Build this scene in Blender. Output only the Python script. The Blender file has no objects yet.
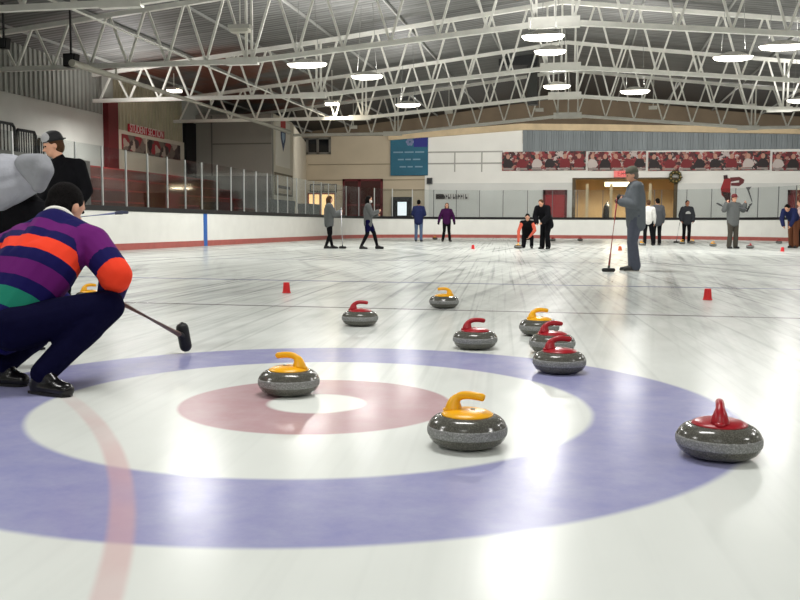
import bpy, bmesh, math, random
import numpy as np
from mathutils import Vector, Matrix
random.seed(7)
SC = bpy.context.scene
COL = SC.collection
PI = math.pi

# ------------------------------------------------------------------ camera
F_PX, CAM_H, PITCH, YAW, ROLL = 899.0, 0.8041, 0.0835, 0.2004, -0.0046
cy_, sy_ = math.cos(YAW), math.sin(YAW); cp_, sp_ = math.cos(PITCH), math.sin(PITCH)
FW = Vector((-sy_*cp_, cy_*cp_, -sp_)); R0 = Vector((cy_, sy_, 0)); U0 = R0.cross(FW)
RT = R0*math.cos(ROLL) - U0*math.sin(ROLL); UP = U0*math.cos(ROLL) + R0*math.sin(ROLL)
CAM = Vector((0, 0, CAM_H))
cd = bpy.data.cameras.new('camera'); cam = bpy.data.objects.new('camera', cd); COL.objects.link(cam)
cd.sensor_fit = 'HORIZONTAL'; cd.sensor_width = 36; cd.lens = F_PX/800*36; cd.clip_start = .05; cd.clip_end = 300
mw = Matrix((RT, UP, -FW)).transposed().to_4x4(); mw.translation = CAM; cam.matrix_world = mw
SC.camera = cam

def at(px, py, axis, v):
    """point of the place seen at a pixel, on the plane axis = v (0 x, 1 y, 2 z)"""
    d = FW + RT*((px-400)/F_PX) - UP*((py-300)/F_PX)
    return CAM + d*((v-CAM[axis])/d[axis])
def atd(px, py, depth):
    return CAM + (FW + RT*((px-400)/F_PX) - UP*((py-300)/F_PX))*depth
def pix(P):
    d = Vector(P)-CAM; z = d.dot(FW); return 400+F_PX*d.dot(RT)/z, 300-F_PX*d.dot(UP)/z

# ------------------------------------------------------------------ world, exposure
w = bpy.data.worlds.new('world'); SC.world = w; w.use_nodes = True
w.node_tree.nodes['Background'].inputs[0].default_value = (.8, .85, .9, 1)
w.node_tree.nodes['Background'].inputs[1].default_value = .3
vs = SC.view_settings; vs.view_transform = 'Standard'; vs.look = 'None'; vs.exposure = 0.0; vs.gamma = 1; vs.use_curve_mapping = False
LAMP_W = 300.0; ROOF_FILL = .50     # share of added upward light per lamp, to brighten the roof

# ------------------------------------------------------------------ materials
def lin(c):
    return tuple(((x/255)/12.92 if x <= 10 else ((x/255+.055)/1.055)**2.4) for x in c)
MATS = {}
def mat(name, rgb, rough=.6, metal=0, noise=0, nscale=8, bump=0, spec=.4, emit=0, bscale=None, stretch=None):
    if name in MATS: return MATS[name]
    m = bpy.data.materials.new(name); m.use_nodes = True; nt = m.node_tree; b = nt.nodes['Principled BSDF']
    c = (*lin(rgb), 1)
    b.inputs['Base Color'].default_value = c; b.inputs['Roughness'].default_value = rough
    b.inputs['Metallic'].default_value = metal; b.inputs['Specular IOR Level'].default_value = spec
    tc = nt.nodes.new('ShaderNodeTexCoord'); mp = nt.nodes.new('ShaderNodeMapping'); nt.links.new(tc.outputs['Object'], mp.inputs[0])
    if stretch: mp.inputs['Scale'].default_value = stretch
    if noise:
        n = nt.nodes.new('ShaderNodeTexNoise'); n.inputs['Scale'].default_value = nscale; n.inputs['Detail'].default_value = 5
        nt.links.new(mp.outputs[0], n.inputs['Vector'])
        mx = nt.nodes.new('ShaderNodeMix'); mx.data_type = 'RGBA'
        mx.inputs[6].default_value = (*[x*(1-noise) for x in c[:3]], 1); mx.inputs[7].default_value = (*[min(1, x*(1+noise)) for x in c[:3]], 1)
        mr = nt.nodes.new('ShaderNodeMapRange'); mr.inputs[1].default_value = .3; mr.inputs[2].default_value = .7
        nt.links.new(n.outputs[0], mr.inputs[0]); nt.links.new(mr.outputs[0], mx.inputs[0]); nt.links.new(mx.outputs[2], b.inputs['Base Color'])
    if bump:
        n2 = nt.nodes.new('ShaderNodeTexNoise'); n2.inputs['Scale'].default_value = bscale or nscale*4; n2.inputs['Detail'].default_value = 4
        nt.links.new(mp.outputs[0], n2.inputs['Vector'])
        bp = nt.nodes.new('ShaderNodeBump'); bp.inputs['Strength'].default_value = bump; bp.inputs['Distance'].default_value = .02
        nt.links.new(n2.outputs[0], bp.inputs['Height']); nt.links.new(bp.outputs[0], b.inputs['Normal'])
    if emit:
        b.inputs['Emission Color'].default_value = c; b.inputs['Emission Strength'].default_value = emit
    MATS[name] = m; return m

def attr_stripes(name, stops, rough=.85):
    m = bpy.data.materials.new(name); m.use_nodes = True; nt = m.node_tree; b = nt.nodes['Principled BSDF']
    a = nt.nodes.new('ShaderNodeAttribute'); a.attribute_name = 'band'
    r = nt.nodes.new('ShaderNodeValToRGB'); r.color_ramp.interpolation = 'CONSTANT'
    e = r.color_ramp.elements
    while len(e) > 1: e.remove(e[0])
    e[0].position = 0; e[0].color = (*lin(stops[0][1]), 1)
    for p, c in stops[1:]:
        k = e.new(p); k.color = (*lin(c), 1)
    nt.links.new(a.outputs['Fac'], r.inputs[0]); nt.links.new(r.outputs[0], b.inputs['Base Color'])
    n2 = nt.nodes.new('ShaderNodeTexNoise'); n2.inputs['Scale'].default_value = 160
    bp = nt.nodes.new('ShaderNodeBump'); bp.inputs['Strength'].default_value = .25; bp.inputs['Distance'].default_value = .004
    nt.links.new(n2.outputs[0], bp.inputs['Height']); nt.links.new(bp.outputs[0], b.inputs['Normal'])
    b.inputs['Roughness'].default_value = rough; b.inputs['Specular IOR Level'].default_value = .15
    return m

def glass_mat():
    m = bpy.data.materials.new('rink_glass'); m.use_nodes = True; nt = m.node_tree; nt.nodes.clear()
    o = nt.nodes.new('ShaderNodeOutputMaterial'); t = nt.nodes.new('ShaderNodeBsdfTransparent'); g = nt.nodes.new('ShaderNodeBsdfGlossy')
    t.inputs[0].default_value = (.90, .92, .92, 1); g.inputs['Roughness'].default_value = .05
    lw = nt.nodes.new('ShaderNodeLayerWeight'); pw = nt.nodes.new('ShaderNodeMath'); pw.operation = 'POWER'; pw.inputs[1].default_value = 5
    fr = nt.nodes.new('ShaderNodeMath'); fr.operation = 'MULTIPLY_ADD'; fr.inputs[1].default_value = .5; fr.inputs[2].default_value = .025
    nt.links.new(lw.outputs['Facing'], pw.inputs[0]); nt.links.new(pw.outputs[0], fr.inputs[0])
    mx = nt.nodes.new('ShaderNodeMixShader'); nt.links.new(fr.outputs[0], mx.inputs[0]); nt.links.new(t.outputs[0], mx.inputs[1]); nt.links.new(g.outputs[0], mx.inputs[2])
    nt.links.new(mx.outputs[0], o.inputs[0]); return m
GLASS = glass_mat()

RC = (-1.1643, 3.8496)   # centre of the rings painted in the ice
def ice_mat():
    m = bpy.data.materials.new('ice'); m.use_nodes = True; nt = m.node_tree; L = nt.links.new; b = nt.nodes['Principled BSDF']
    N = lambda t: nt.nodes.new(t)
    geo = N('ShaderNodeNewGeometry'); sep = N('ShaderNodeSeparateXYZ'); L(geo.outputs['Position'], sep.inputs[0])
    def M(op, a, bb=None, cc=None):
        n = N('ShaderNodeMath'); n.operation = op
        for i, v in enumerate((a, bb, cc)):
            if v is None: continue
            if isinstance(v, (int, float)): n.inputs[i].default_value = v
            else: L(v, n.inputs[i])
        return n.outputs[0]
    X, Y = sep.outputs[0], sep.outputs[1]
    def dist(cx, cy):
        dx = M('SUBTRACT', X, cx); dy = M('SUBTRACT', Y, cy)
        return M('SQRT', M('ADD', M('MULTIPLY', dx, dx), M('MULTIPLY', dy, dy)))
    def inside(d, r, s=.012):        # 1 within r
        mr = N('ShaderNodeMapRange'); mr.interpolation_type = 'SMOOTHSTEP'
        mr.inputs[1].default_value = r-s; mr.inputs[2].default_value = r+s; mr.inputs[3].default_value = 1; mr.inputs[4].default_value = 0
        L(d, mr.inputs[0]); return mr.outputs[0]
    def mix(f, a, bb):
        n = N('ShaderNodeMix'); n.data_type = 'RGBA'
        for i, v in ((0, f), (6, a), (7, bb)):
            if isinstance(v, (int, float)): n.inputs[i].default_value = v
            elif isinstance(v, tuple): n.inputs[i].default_value = (*v, 1)
            else: L(v, n.inputs[i])
        return n.outputs[2]
    def noise(scale, detail=4, sx=1, sy=1, rot=0, rough=.55, dist_=0):
        mp = N('ShaderNodeMapping'); mp.inputs['Rotation'].default_value = (0, 0, rot); mp2 = N('ShaderNodeMapping'); mp2.inputs['Scale'].default_value = (sx, sy, 1)
        L(geo.outputs['Position'], mp.inputs[0]); L(mp.outputs[0], mp2.inputs[0])
        n = N('ShaderNodeTexNoise'); n.inputs['Scale'].default_value = scale; n.inputs['Detail'].default_value = detail; n.inputs['Roughness'].default_value = rough
        n.inputs['Distortion'].default_value = dist_
        L(mp2.outputs[0], n.inputs['Vector']); return n.outputs[0]
    def rng(v, a, bb, c=0, d=1):
        mr = N('ShaderNodeMapRange'); mr.inputs[1].default_value = a; mr.inputs[2].default_value = bb; mr.inputs[3].default_value = c; mr.inputs[4].default_value = d
        L(v, mr.inputs[0]); return mr.outputs[0]
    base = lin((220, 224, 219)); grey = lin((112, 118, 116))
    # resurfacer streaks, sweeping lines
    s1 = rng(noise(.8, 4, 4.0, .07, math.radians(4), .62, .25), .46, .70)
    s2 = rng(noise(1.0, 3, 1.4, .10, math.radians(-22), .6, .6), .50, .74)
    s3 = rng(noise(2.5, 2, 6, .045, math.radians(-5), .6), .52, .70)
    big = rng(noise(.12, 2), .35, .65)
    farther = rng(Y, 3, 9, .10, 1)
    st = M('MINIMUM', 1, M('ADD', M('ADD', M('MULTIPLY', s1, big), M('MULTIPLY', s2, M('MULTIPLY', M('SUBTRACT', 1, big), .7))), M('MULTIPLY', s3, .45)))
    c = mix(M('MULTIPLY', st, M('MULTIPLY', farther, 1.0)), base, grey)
    c = mix(M('MULTIPLY', rng(noise(3, 6), .35, .7), .06), c, lin((190, 196, 190)))
    # hockey circle showing under the ice
    hc = dist(-6.93, -.777); band = M('SUBTRACT', inside(hc, 6.475), inside(hc, 6.405))
    band = M('MULTIPLY', band, M('MULTIPLY', inside(Y, 3.75, .15), rng(noise(1.2, 2), .35, .6, .15, .6)))
    d = dist(*RC)
    scr = rng(noise(6, 7, 1, 1, 0, .7), .3, .7, .82, 1.0)
    c = mix(M('MULTIPLY', M('SUBTRACT', inside(d, 1.829, .02), inside(d, 1.219, .02)), M('MULTIPLY', scr, .92)), c, lin((132, 132, 182)))
    c = mix(band, c, lin((205, 165, 165)))
    c = mix(M('MULTIPLY', M('SUBTRACT', inside(d, .61), inside(d, .215, .02)), M('MULTIPLY', scr, .9)), c, lin((176, 132, 140)))
    c = mix(M('MULTIPLY', inside(d, .215, .02), .8), c, lin((232, 236, 230)))
    for yy, wd, colr, st_ in ((8.41, .045, (104, 98, 102), .85), (12.33, .085, (116, 118, 146), .85), (19.85, .14, (150, 150, 158), .7)):
        lnm = M('SUBTRACT', inside(Y, yy+wd, .005), inside(Y, yy-wd, .005))
        c = mix(M('MULTIPLY', lnm, st_), c, lin(colr))
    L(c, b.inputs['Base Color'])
    rg = rng(noise(2.5, 5, 1.5, .5, .3, .6), .3, .7, .17, .27); L(rg, b.inputs['Roughness'])
    b.inputs['IOR'].default_value = 1.31; b.inputs['Specular IOR Level'].default_value = .17
    bp = N('ShaderNodeBump'); bp.inputs['Strength'].default_value = .02; bp.inputs['Distance'].default_value = .004
    hh = M('ADD', noise(22, 5, 1, 1, 0, .65), M('MULTIPLY', noise(5.0, 4, 1, 1), 1.0))
    L(hh, bp.inputs['Height']); L(bp.outputs[0], b.inputs['Normal'])
    return m

def deck_mat(name, rgb, patches=False):
    m = bpy.data.materials.new(name); m.use_nodes = True; nt = m.node_tree; L = nt.links.new; b = nt.nodes['Principled BSDF']; N = nt.nodes.new
    geo = N('ShaderNodeNewGeometry'); mp = N('ShaderNodeMapping'); mp.inputs['Scale'].default_value = (.25, 4, 1); L(geo.outputs['Position'], mp.inputs[0])
    n = N('ShaderNodeTexNoise'); n.inputs['Scale'].default_value = 1; n.inputs['Detail'].default_value = 5; L(mp.outputs[0], n.inputs['Vector'])
    r = N('ShaderNodeValToRGB'); c = lin(rgb); r.color_ramp.elements[0].position = .3; r.color_ramp.elements[1].position = .72
    r.color_ramp.elements[0].color = (*[x*.62 for x in c], 1); r.color_ramp.elements[1].color = (*[min(1, x*1.35) for x in c], 1)
    L(n.outputs[0], r.inputs[0]); out = r.outputs[0]
    if patches:
        sep = N('ShaderNodeSeparateXYZ'); L(geo.outputs['Position'], sep.inputs[0])
        def sm(v, a, bb):
            q = N('ShaderNodeMapRange'); q.interpolation_type = 'SMOOTHSTEP'; q.inputs[1].default_value = a; q.inputs[2].default_value = bb; L(v, q.inputs[0]); return q.outputs[0]
        def mul(a, bb):
            q = N('ShaderNodeMath'); q.operation = 'MULTIPLY'; L(a, q.inputs[0]); L(bb, q.inputs[1]); return q.outputs[0]
        n2 = N('ShaderNodeTexNoise'); n2.inputs['Scale'].default_value = .32; n2.inputs['Detail'].default_value = 3; L(geo.outputs['Position'], n2.inputs['Vector'])
        f = mul(sm(n2.outputs[0], .40, .52), mul(sm(sep.outputs[0], -12, -15), sm(sep.outputs[1], 33, 37)))
        mx = N('ShaderNodeMix'); mx.data_type = 'RGBA'; L(f, mx.inputs[0]); L(out, mx.inputs[6]); mx.inputs[7].default_value = (*lin((118, 74, 60)), 1); out = mx.outputs[2]
    L(out, b.inputs['Base Color']); b.inputs['Roughness'].default_value = .55
    wv = N('ShaderNodeTexWave'); wv.bands_direction = 'Y'; wv.inputs['Scale'].default_value = 1.1; L(geo.outputs['Position'], wv.inputs['Vector'])
    bp = N('ShaderNodeBump'); bp.inputs['Strength'].default_value = .5; bp.inputs['Distance'].default_value = .04; L(wv.outputs[0], bp.inputs['Height']); L(bp.outputs[0], b.inputs['Normal'])
    return m

def collage_mat(name, scale, cols):
    """a printed photo banner: blotches of jerseys, faces and dark backdrop"""
    m = bpy.data.materials.new(name); m.use_nodes = True; nt = m.node_tree; L = nt.links.new; b = nt.nodes['Principled BSDF']; N = nt.nodes.new
    tc = N('ShaderNodeTexCoord'); n0 = N('ShaderNodeTexNoise'); n0.inputs['Scale'].default_value = scale*1.2; L(tc.outputs['Object'], n0.inputs['Vector'])
    ad = N('ShaderNodeVectorMath'); ad.operation = 'MULTIPLY_ADD'; L(n0.outputs['Color'], ad.inputs[0]); ad.inputs[1].default_value = (.35,)*3; L(tc.outputs['Object'], ad.inputs[2])
    v = N('ShaderNodeTexVoronoi'); v.inputs['Scale'].default_value = scale; L(ad.outputs[0], v.inputs['Vector'])
    sp = N('ShaderNodeSeparateColor'); L(v.outputs['Color'], sp.inputs[0])
    r = N('ShaderNodeValToRGB'); r.color_ramp.interpolation = 'CONSTANT'; e = r.color_ramp.elements
    while len(e) > 1: e.remove(e[0])
    e[0].position = 0; e[0].color = (*lin(cols[0]), 1)
    for i, c in enumerate(cols[1:]): k = e.new((i+1)/len(cols)); k.color = (*lin(c), 1)
    L(sp.outputs[0], r.inputs[0]); L(r.outputs[0], b.inputs['Base Color']); b.inputs['Roughness'].default_value = .6
    return m

# ------------------------------------------------------------------ mesh helpers
def orth(d):
    d = d.normalized(); a = Vector((0, 0, 1)) if abs(d.z) < .9 else Vector((1, 0, 0))
    s = d.cross(a).normalized(); return s, s.cross(d).normalized()
class MB:
    def __init__(s): s.v = []; s.f = []
    def add(s, vs_, fs):
        o = len(s.v); s.v += [tuple(x) for x in vs_]; s.f += [tuple(i+o for i in f) for f in fs]; return s
    def box(s, x0, x1, y0, y1, z0, z1):
        return s.add([(x0,y0,z0),(x1,y0,z0),(x1,y1,z0),(x0,y1,z0),(x0,y0,z1),(x1,y0,z1),(x1,y1,z1),(x0,y1,z1)],
                     [(0,3,2,1),(4,5,6,7),(0,1,5,4),(1,2,6,5),(2,3,7,6),(3,0,4,7)])
    def bar(s, p, q, wd, ht, side=None):
        p, q = Vector(p), Vector(q); d = q-p
        if side is None: a, b = orth(d)
        else:
            a = Vector(side).normalized(); b = a.cross(d.normalized()).normalized()
        a, b = a*wd/2, b*ht/2
        return s.add([p-a-b, p+a-b, p+a+b, p-a+b, q-a-b, q+a-b, q+a+b, q-a+b], [(0,3,2,1),(4,5,6,7),(0,1,5,4),(1,2,6,5),(2,3,7,6),(3,0,4,7)])
    def tube(s, pts, rad, n=10, caps=True):
        pts = [Vector(p) for p in pts]; rad = [rad]*len(pts) if isinstance(rad, (int, float)) else rad
        rings = []; a = None
        for i, p in enumerate(pts):
            d = (pts[min(i+1, len(pts)-1)]-pts[max(i-1, 0)]).normalized()
            if a is None: a, b = orth(d)
            else:
                a = (a-d*a.dot(d)).normalized(); b = d.cross(a)
            rings.append([p+(a*math.cos(2*PI*k/n)+b*math.sin(2*PI*k/n))*rad[i] for k in range(n)])
        vs_ = [v for r in rings for v in r]; fs = []
        for i in range(len(pts)-1):
            for k in range(n): fs.append((i*n+k, i*n+(k+1) % n, (i+1)*n+(k+1) % n, (i+1)*n+k))
        if caps: fs += [tuple(range(n-1, -1, -1)), tuple((len(pts)-1)*n+k for k in range(n))]
        return s.add(vs_, fs)
    def lathe(s, prof, c=(0, 0, 0), n=40):
        c = Vector(c); vs_ = []; fs = []
        for r, z in prof: vs_ += [c+Vector((r*math.cos(2*PI*k/n), r*math.sin(2*PI*k/n), z)) for k in range(n)]
        for i in range(len(prof)-1):
            for k in range(n): fs.append((i*n+k, i*n+(k+1) % n, (i+1)*n+(k+1) % n, (i+1)*n+k))
        if prof[0][0] > 1e-4: fs.append(tuple(range(n-1, -1, -1)))
        if prof[-1][0] > 1e-4: fs.append(tuple((len(prof)-1)*n+k for k in range(n)))
        return s.add(vs_, fs)
    def ell(s, c, rx, ry, rz, X=(1,0,0), Y=(0,1,0), Z=(0,0,1), nu=20, nv=12):
        c = Vector(c); X, Y, Z = Vector(X), Vector(Y), Vector(Z); vs_ = [c-Z*rz]; fs = []
        for j in range(1, nv):
            t = -PI/2+PI*j/nv
            for k in range(nu):
                a = 2*PI*k/nu; vs_.append(c+X*(rx*math.cos(t)*math.cos(a))+Y*(ry*math.cos(t)*math.sin(a))+Z*(rz*math.sin(t)))
        vs_.append(c+Z*rz); e = len(vs_)-1
        for k in range(nu): fs.append((0, 1+(k+1) % nu, 1+k)); fs.append((e, 1+(nv-2)*nu+k, 1+(nv-2)*nu+(k+1) % nu))
        for j in range(nv-2):
            for k in range(nu): fs.append((1+j*nu+k, 1+j*nu+(k+1) % nu, 1+(j+1)*nu+(k+1) % nu, 1+(j+1)*nu+k))
        return s.add(vs_, fs)
    def cap(s, p, q, r0, r1, n=14):
        """tapered capsule"""
        p, q = Vector(p), Vector(q); d = q-p; L = d.length
        if L < 1e-5: return s.ell(p, r0, r0, r0)
        d /= L; pts = []; rad = []
        for i in range(1, 5):
            t = PI/2*i/4.0; pts.append(p-d*r0*math.cos(t)); rad.append(r0*math.sin(t))
        for i in range(4, 0, -1):
            t = PI/2*i/4.0; pts.append(q+d*r1*math.cos(t)); rad.append(r1*math.sin(t))
        return s.tube(pts, rad, n)
    def prism(s, poly, ax, o, t):
        """outline poly [(u,v)] extruded; ax = (U,V,N) vectors, o origin, thickness t along N"""
        U, V, Nn = [Vector(a) for a in ax]; o = Vector(o); n = len(poly)
        vs_ = [o+U*u+V*v for u, v in poly]+[o+U*u+V*v+Nn*t for u, v in poly]
        return s.add(vs_, [tuple(range(n-1, -1, -1)), tuple(range(n, 2*n))]+[(i, (i+1) % n, n+(i+1) % n, n+i) for i in range(n)])
    def mesh(s, name):
        me = bpy.data.meshes.new(name); me.from_pydata(s.v, [], s.f); me.validate()
        bm = bmesh.new(); bm.from_mesh(me); bmesh.ops.recalc_face_normals(bm, faces=bm.faces[:]); bm.to_mesh(me); bm.free(); return me
    def build(s, name, m, parent=None, smooth=False, remesh=0, sm_iter=4, loc=None):
        off = Vector(loc) if loc is not None else (Vector(parent.location) if parent is not None and parent.type == 'EMPTY' and parent.parent is None else None)
        if parent is not None and off is None:      # sub-part: root's origin
            r = parent
            while r.parent: r = r.parent
            off = Vector(r.location)
        if off is not None: s.v = [tuple(Vector(v)-off) for v in s.v]
        me = s.mesh(name)
        if remesh:
            t = bpy.data.objects.new('tmp', me); COL.objects.link(t)
            md = t.modifiers.new('r', 'REMESH'); md.mode = 'VOXEL'; md.voxel_size = remesh; md.use_smooth_shade = True
            m2 = t.modifiers.new('s', 'SMOOTH'); m2.factor = .5; m2.iterations = sm_iter
            dg = bpy.context.evaluated_depsgraph_get(); me2 = bpy.data.meshes.new_from_object(t.evaluated_get(dg))
            bpy.data.objects.remove(t); bpy.data.meshes.remove(me); me = me2; me.name = name; me.materials.clear(); smooth = True
        if m is not None: me.materials.append(m)
        if smooth: me.polygons.foreach_set('use_smooth', [True]*len(me.polygons))
        o = bpy.data.objects.new(name, me); COL.objects.link(o)
        if parent is not None: o.parent = parent
        elif off is not None: o.location = off
        return o

def tag(o, label, cat, group=None, kind=None):
    if label: o['label'] = label
    if cat: o['category'] = cat
    if group: o['group'] = group
    if kind: o['kind'] = kind
    return o
def thing(name, label, cat, loc=(0, 0, 0), group=None, kind=None):
    o = bpy.data.objects.new(name, None); COL.objects.link(o); o.location = loc; o.empty_display_size = .2
    return tag(o, label, cat, group, kind)
def struct(o, label=None, cat=None):
    o['kind'] = 'structure'
    o['label'] = label or o.name.replace('_', ' '); o['category'] = cat or o.name.split('_')[0]
    return o
def text_mb(body, size, origin, U, V, depth=.01):
    cu = bpy.data.curves.new('t', 'FONT'); cu.body = body; cu.size = size; cu.extrude = depth/2; cu.align_x = 'CENTER'; cu.align_y = 'CENTER'
    t = bpy.data.objects.new('t', cu); COL.objects.link(t); dg = bpy.context.evaluated_depsgraph_get()
    dg.update(); me = bpy.data.meshes.new_from_object(t.evaluated_get(dg)); bpy.data.objects.remove(t)
    U, V = Vector(U), Vector(V); Nn = U.cross(V); o = Vector(origin); b = MB()
    b.add([o+U*v.co.x+V*v.co.y+Nn*v.co.z for v in me.vertices], [tuple(p.vertices) for p in me.polygons]); bpy.data.meshes.remove(me); return b

# common materials
HANG = mat('dull_hanger', (120, 120, 116), .6)
STEEL = mat('white_painted_steel', (232, 230, 222), .45, 0, .06, 3)
GREYPAINT = mat('grey_wall_paint', (186, 186, 180), .8, 0, .08, .7)
CORR = mat('corrugated_metal_sheet', (138, 138, 132), .5, .1, .10, 1.2)
CORR_END = mat('blue_grey_metal_sheet', (116, 123, 125), .45, .2, .2, 1.0, stretch=(1.5, 1, .1))
BEIGE = mat('beige_wall_paint', (196, 182, 158), .8, 0, .06, .6)
WHITEW = mat('white_wall_paint', (238, 237, 230), .75, 0, .04, .6)
LOWW = mat('grey_white_wall_panel', (216, 217, 212), .6, 0, .04, .8)
BLACK = mat('black_paint', (16, 16, 18), .5)
DARK = mat('dark_grey_metal', (52, 52, 54), .5)
BOARDW = mat('white_dasher_board', (236, 236, 230), .35, 0, .03, 2)
KICK = mat('red_kick_plate', (172, 92, 84), .5, 0, .1, 4)
ALU = mat('aluminium', (196, 198, 196), .35, .3)
MAROON = mat('maroon_paint', (96, 22, 26), .6, 0, .1, 2)
TAN = mat('tan_timber', (206, 184, 148), .7, 0, .12, 1.5)
BROWN = mat('brown_gable_boards', (104, 90, 72), .8, 0, .15, 1.0)
RED = mat('red_plastic', (206, 36, 40), .4)
CONC = mat('concrete_floor', (118, 116, 112), .8, 0, .1, 1)
SKIN = mat('skin', (214, 160, 132), .55, 0, .04, 30)
SKIN2 = mat('tan_skin', (176, 118, 90), .55, 0, .04, 30)
HAIRK = mat('black_hair', (15, 12, 12), .8, 0, .4, 60, .9, .1, bscale=140)
HAIRB = mat('brown_hair', (84, 60, 42), .8, 0, .3, 60, .8, .1, bscale=140)
EYE = mat('eye', (30, 22, 20), .2)

# ------------------------------------------------------------------ the room
XL, XR, YE, YB = -20.3, 18.4, 62.0, -12.0
XRIDGE, WK = -.946, 9.478
YA, SP_ = 27.3, 7.6
HP, HK, TP, TK, TW = 6.75, 5.913, 9.124, 8.0, 6.984
BX, BXR, BY, BH = -13.56, 11.67, 57.7, 1.19
def roof_z(x):
    d = abs(x-XRIDGE)
    return (TP+(TK-TP)*d/WK if d < WK else TK+(TW-TK)*(d-WK)/(20.3-.946-WK))+.28

fl = MB(); fl.box(-40, 40, YB-2, YE+8, -.4, -.02); struct(fl.build('floor', CONC), 'grey concrete floor around the rink')
# ice sheet with rounded corners
def rink_outline(g=0, y0=-3.0, n=12, rad=8.5):
    pts = [(BX+g, y0), (BX+g, BY-rad)]
    for i in range(1, n+1):
        a = PI-PI/2*i/n; pts.append((BX+rad+(rad-g)*math.cos(a), BY-rad+(rad-g)*math.sin(a)))
    for i in range(0, n+1):
        a = PI/2-PI/2*i/n; pts.append((BXR-rad+(rad-g)*math.cos(a), BY-rad+(rad-g)*math.sin(a)))
    pts.append((BXR-g, y0)); return pts
ice = MB(); ice.prism([(x, y) for x, y in rink_outline(0, -10)][::-1], ((1,0,0), (0,1,0), (0,0,1)), (0, 0, -.02), .02)
struct(ice.build('floor_ice', ice_mat()), 'white ice sheet with blue and red curling rings painted in it', 'ice')

DECK = deck_mat('grey_metal_roof_deck', (104, 104, 102), True); DECK_SHADED = deck_mat('shaded_roof_deck', (13, 13, 13))
def deck(name, y0, y1, m):
    b = MB(); xs = [XL, XRIDGE-WK, XRIDGE, XRIDGE+WK, XR]
    for x0, x1 in zip(xs[:-1], xs[1:]):
        z0, z1 = roof_z(x0), roof_z(x1)
        b.add([(x0,y0,z0),(x1,y0,z1),(x1,y1,z1),(x0,y1,z0),(x0,y0,z0+.15),(x1,y0,z1+.15),(x1,y1,z1+.15),(x0,y1,z0+.15)], [(0,1,2,3),(7,6,5,4),(0,4,5,1),(3,2,6,7)]+([(0,3,7,4)] if x0 == XL else [])+([(1,5,6,2)] if x1 == XR else []))
    return b.build(name, m)
struct(deck('ceiling', YB, 52.0, DECK), 'grey ribbed metal roof deck over the rink')
struct(deck('ceiling_end', 52.0, YE, DECK_SHADED), 'roof deck over the far end, coloured black as unlit', 'ceiling')  # last bay's shade is put into the deck colour
b = MB(); b.box(XL-.3, XL, YB, YE+.3, -.02, 7.3); struct(b.build('wall_left', GREYPAINT), 'grey painted side wall behind the left boards')
b = MB(); b.box(XR, XR+.3, YB, YE+.3, -.02, 7.4); struct(b.build('wall_right', LOWW), 'light side wall right of the rink')
b = MB(); b.box(XL, XR, YB-.3, YB, -.02, 9.5); struct(b.build('wall_back', LOWW), 'light wall behind the camera')

# end wall: openings cut for the room behind
def rect(x0, y0, x1, y1, Y=YE):
    a = at(x0, (y0+y1)/2, 1, Y); c = at(x1, (y0+y1)/2, 1, Y); m = (x0+x1)/2
    return a.x, c.x, at(m, y1, 1, Y).z, at(m, y0, 1, Y).z
ox0, ox1, _, oz1 = rect(574, 178.5, 676, 219)
b = MB(); b.box(XL, ox0, YE, YE+.3, -.02, 7.3); b.box(ox1, XR, YE, YE+.3, -.02, 7.3); b.box(ox0, ox1, YE, YE+.3, oz1, 7.3)
struct(b.build('wall_far', BEIGE), 'beige end wall behind the far boards')
b = MB(); xs = [XL, XRIDGE, XR]
b.prism([(XL, 7.0), (XR, 7.0), (XR, roof_z(XR)+.1), (XRIDGE, roof_z(XRIDGE)+.1), (XL, roof_z(XL)+.1)], ((1,0,0), (0,0,1), (0,1,0)), (0, YE-.02, 0), .3)
struct(b.build('wall_gable', BROWN), 'brown boarded gable above the end wall', 'wall')
# pitched tan beam on the end wall
b = MB()
for p, q in (((-13.4, 6.86), (-4.2, 7.42)), ((-4.2, 7.42), (.93, 7.28)), ((.93, 7.28), (18.3, 6.72))):
    b.bar((p[0], YE-.2, p[1]), (q[0], YE-.2, q[1]), .34, .42, (0, 1, 0))
struct(b.build('trim_1', TAN), 'tan pitched beam across the top of the end wall', 'beam')
# white painted part and its mouldings
x0, x1, z0, z1 = rect(425, 130, 522, 219)
WXL = x0; ZW = rect(0, 150.5, 1, 172)[3]
b = MB(); b.box(WXL, x1, YE-.08, YE, -.02, z1); b.box(x1, ox0, YE-.08, YE, -.02, ZW); b.box(ox1, XR, YE-.08, YE, -.02, ZW); b.box(ox0, ox1, YE-.08, YE, oz1, ZW)
struct(b.build('wall_far_white', WHITEW), 'white painted right part of the end wall', 'wall')
b = MB()
for px0, px1 in ((429, 573), (677, 860)):
    X0, X1, Z0, Z1 = rect(px0, 183, px1, 219); b.box(X0, min(X1, XR-.1), YE-.12, YE-.08, -.02, Z1)
struct(b.build('wall_far_panels', LOWW), 'pale grey lower panels of the end wall', 'wall')
b = MB()
for yy in (152, 163.5):
    X0, X1, Z0, Z1 = rect(428, yy-.7, 503, yy+.7); b.box(X0, X1, YE-.13, YE-.08, Z0, Z1)
for xx in (455, 482):
    X0, X1, Z0, Z1 = rect(xx-.6, 152, xx+.6, 172); b.box(X0, X1, YE-.125, YE-.08, Z0, Z1)
struct(b.build('trim_2', mat('grey_moulding', (168, 166, 158), .6)), 'thin grey mouldings on the white end wall', 'trim')

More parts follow.
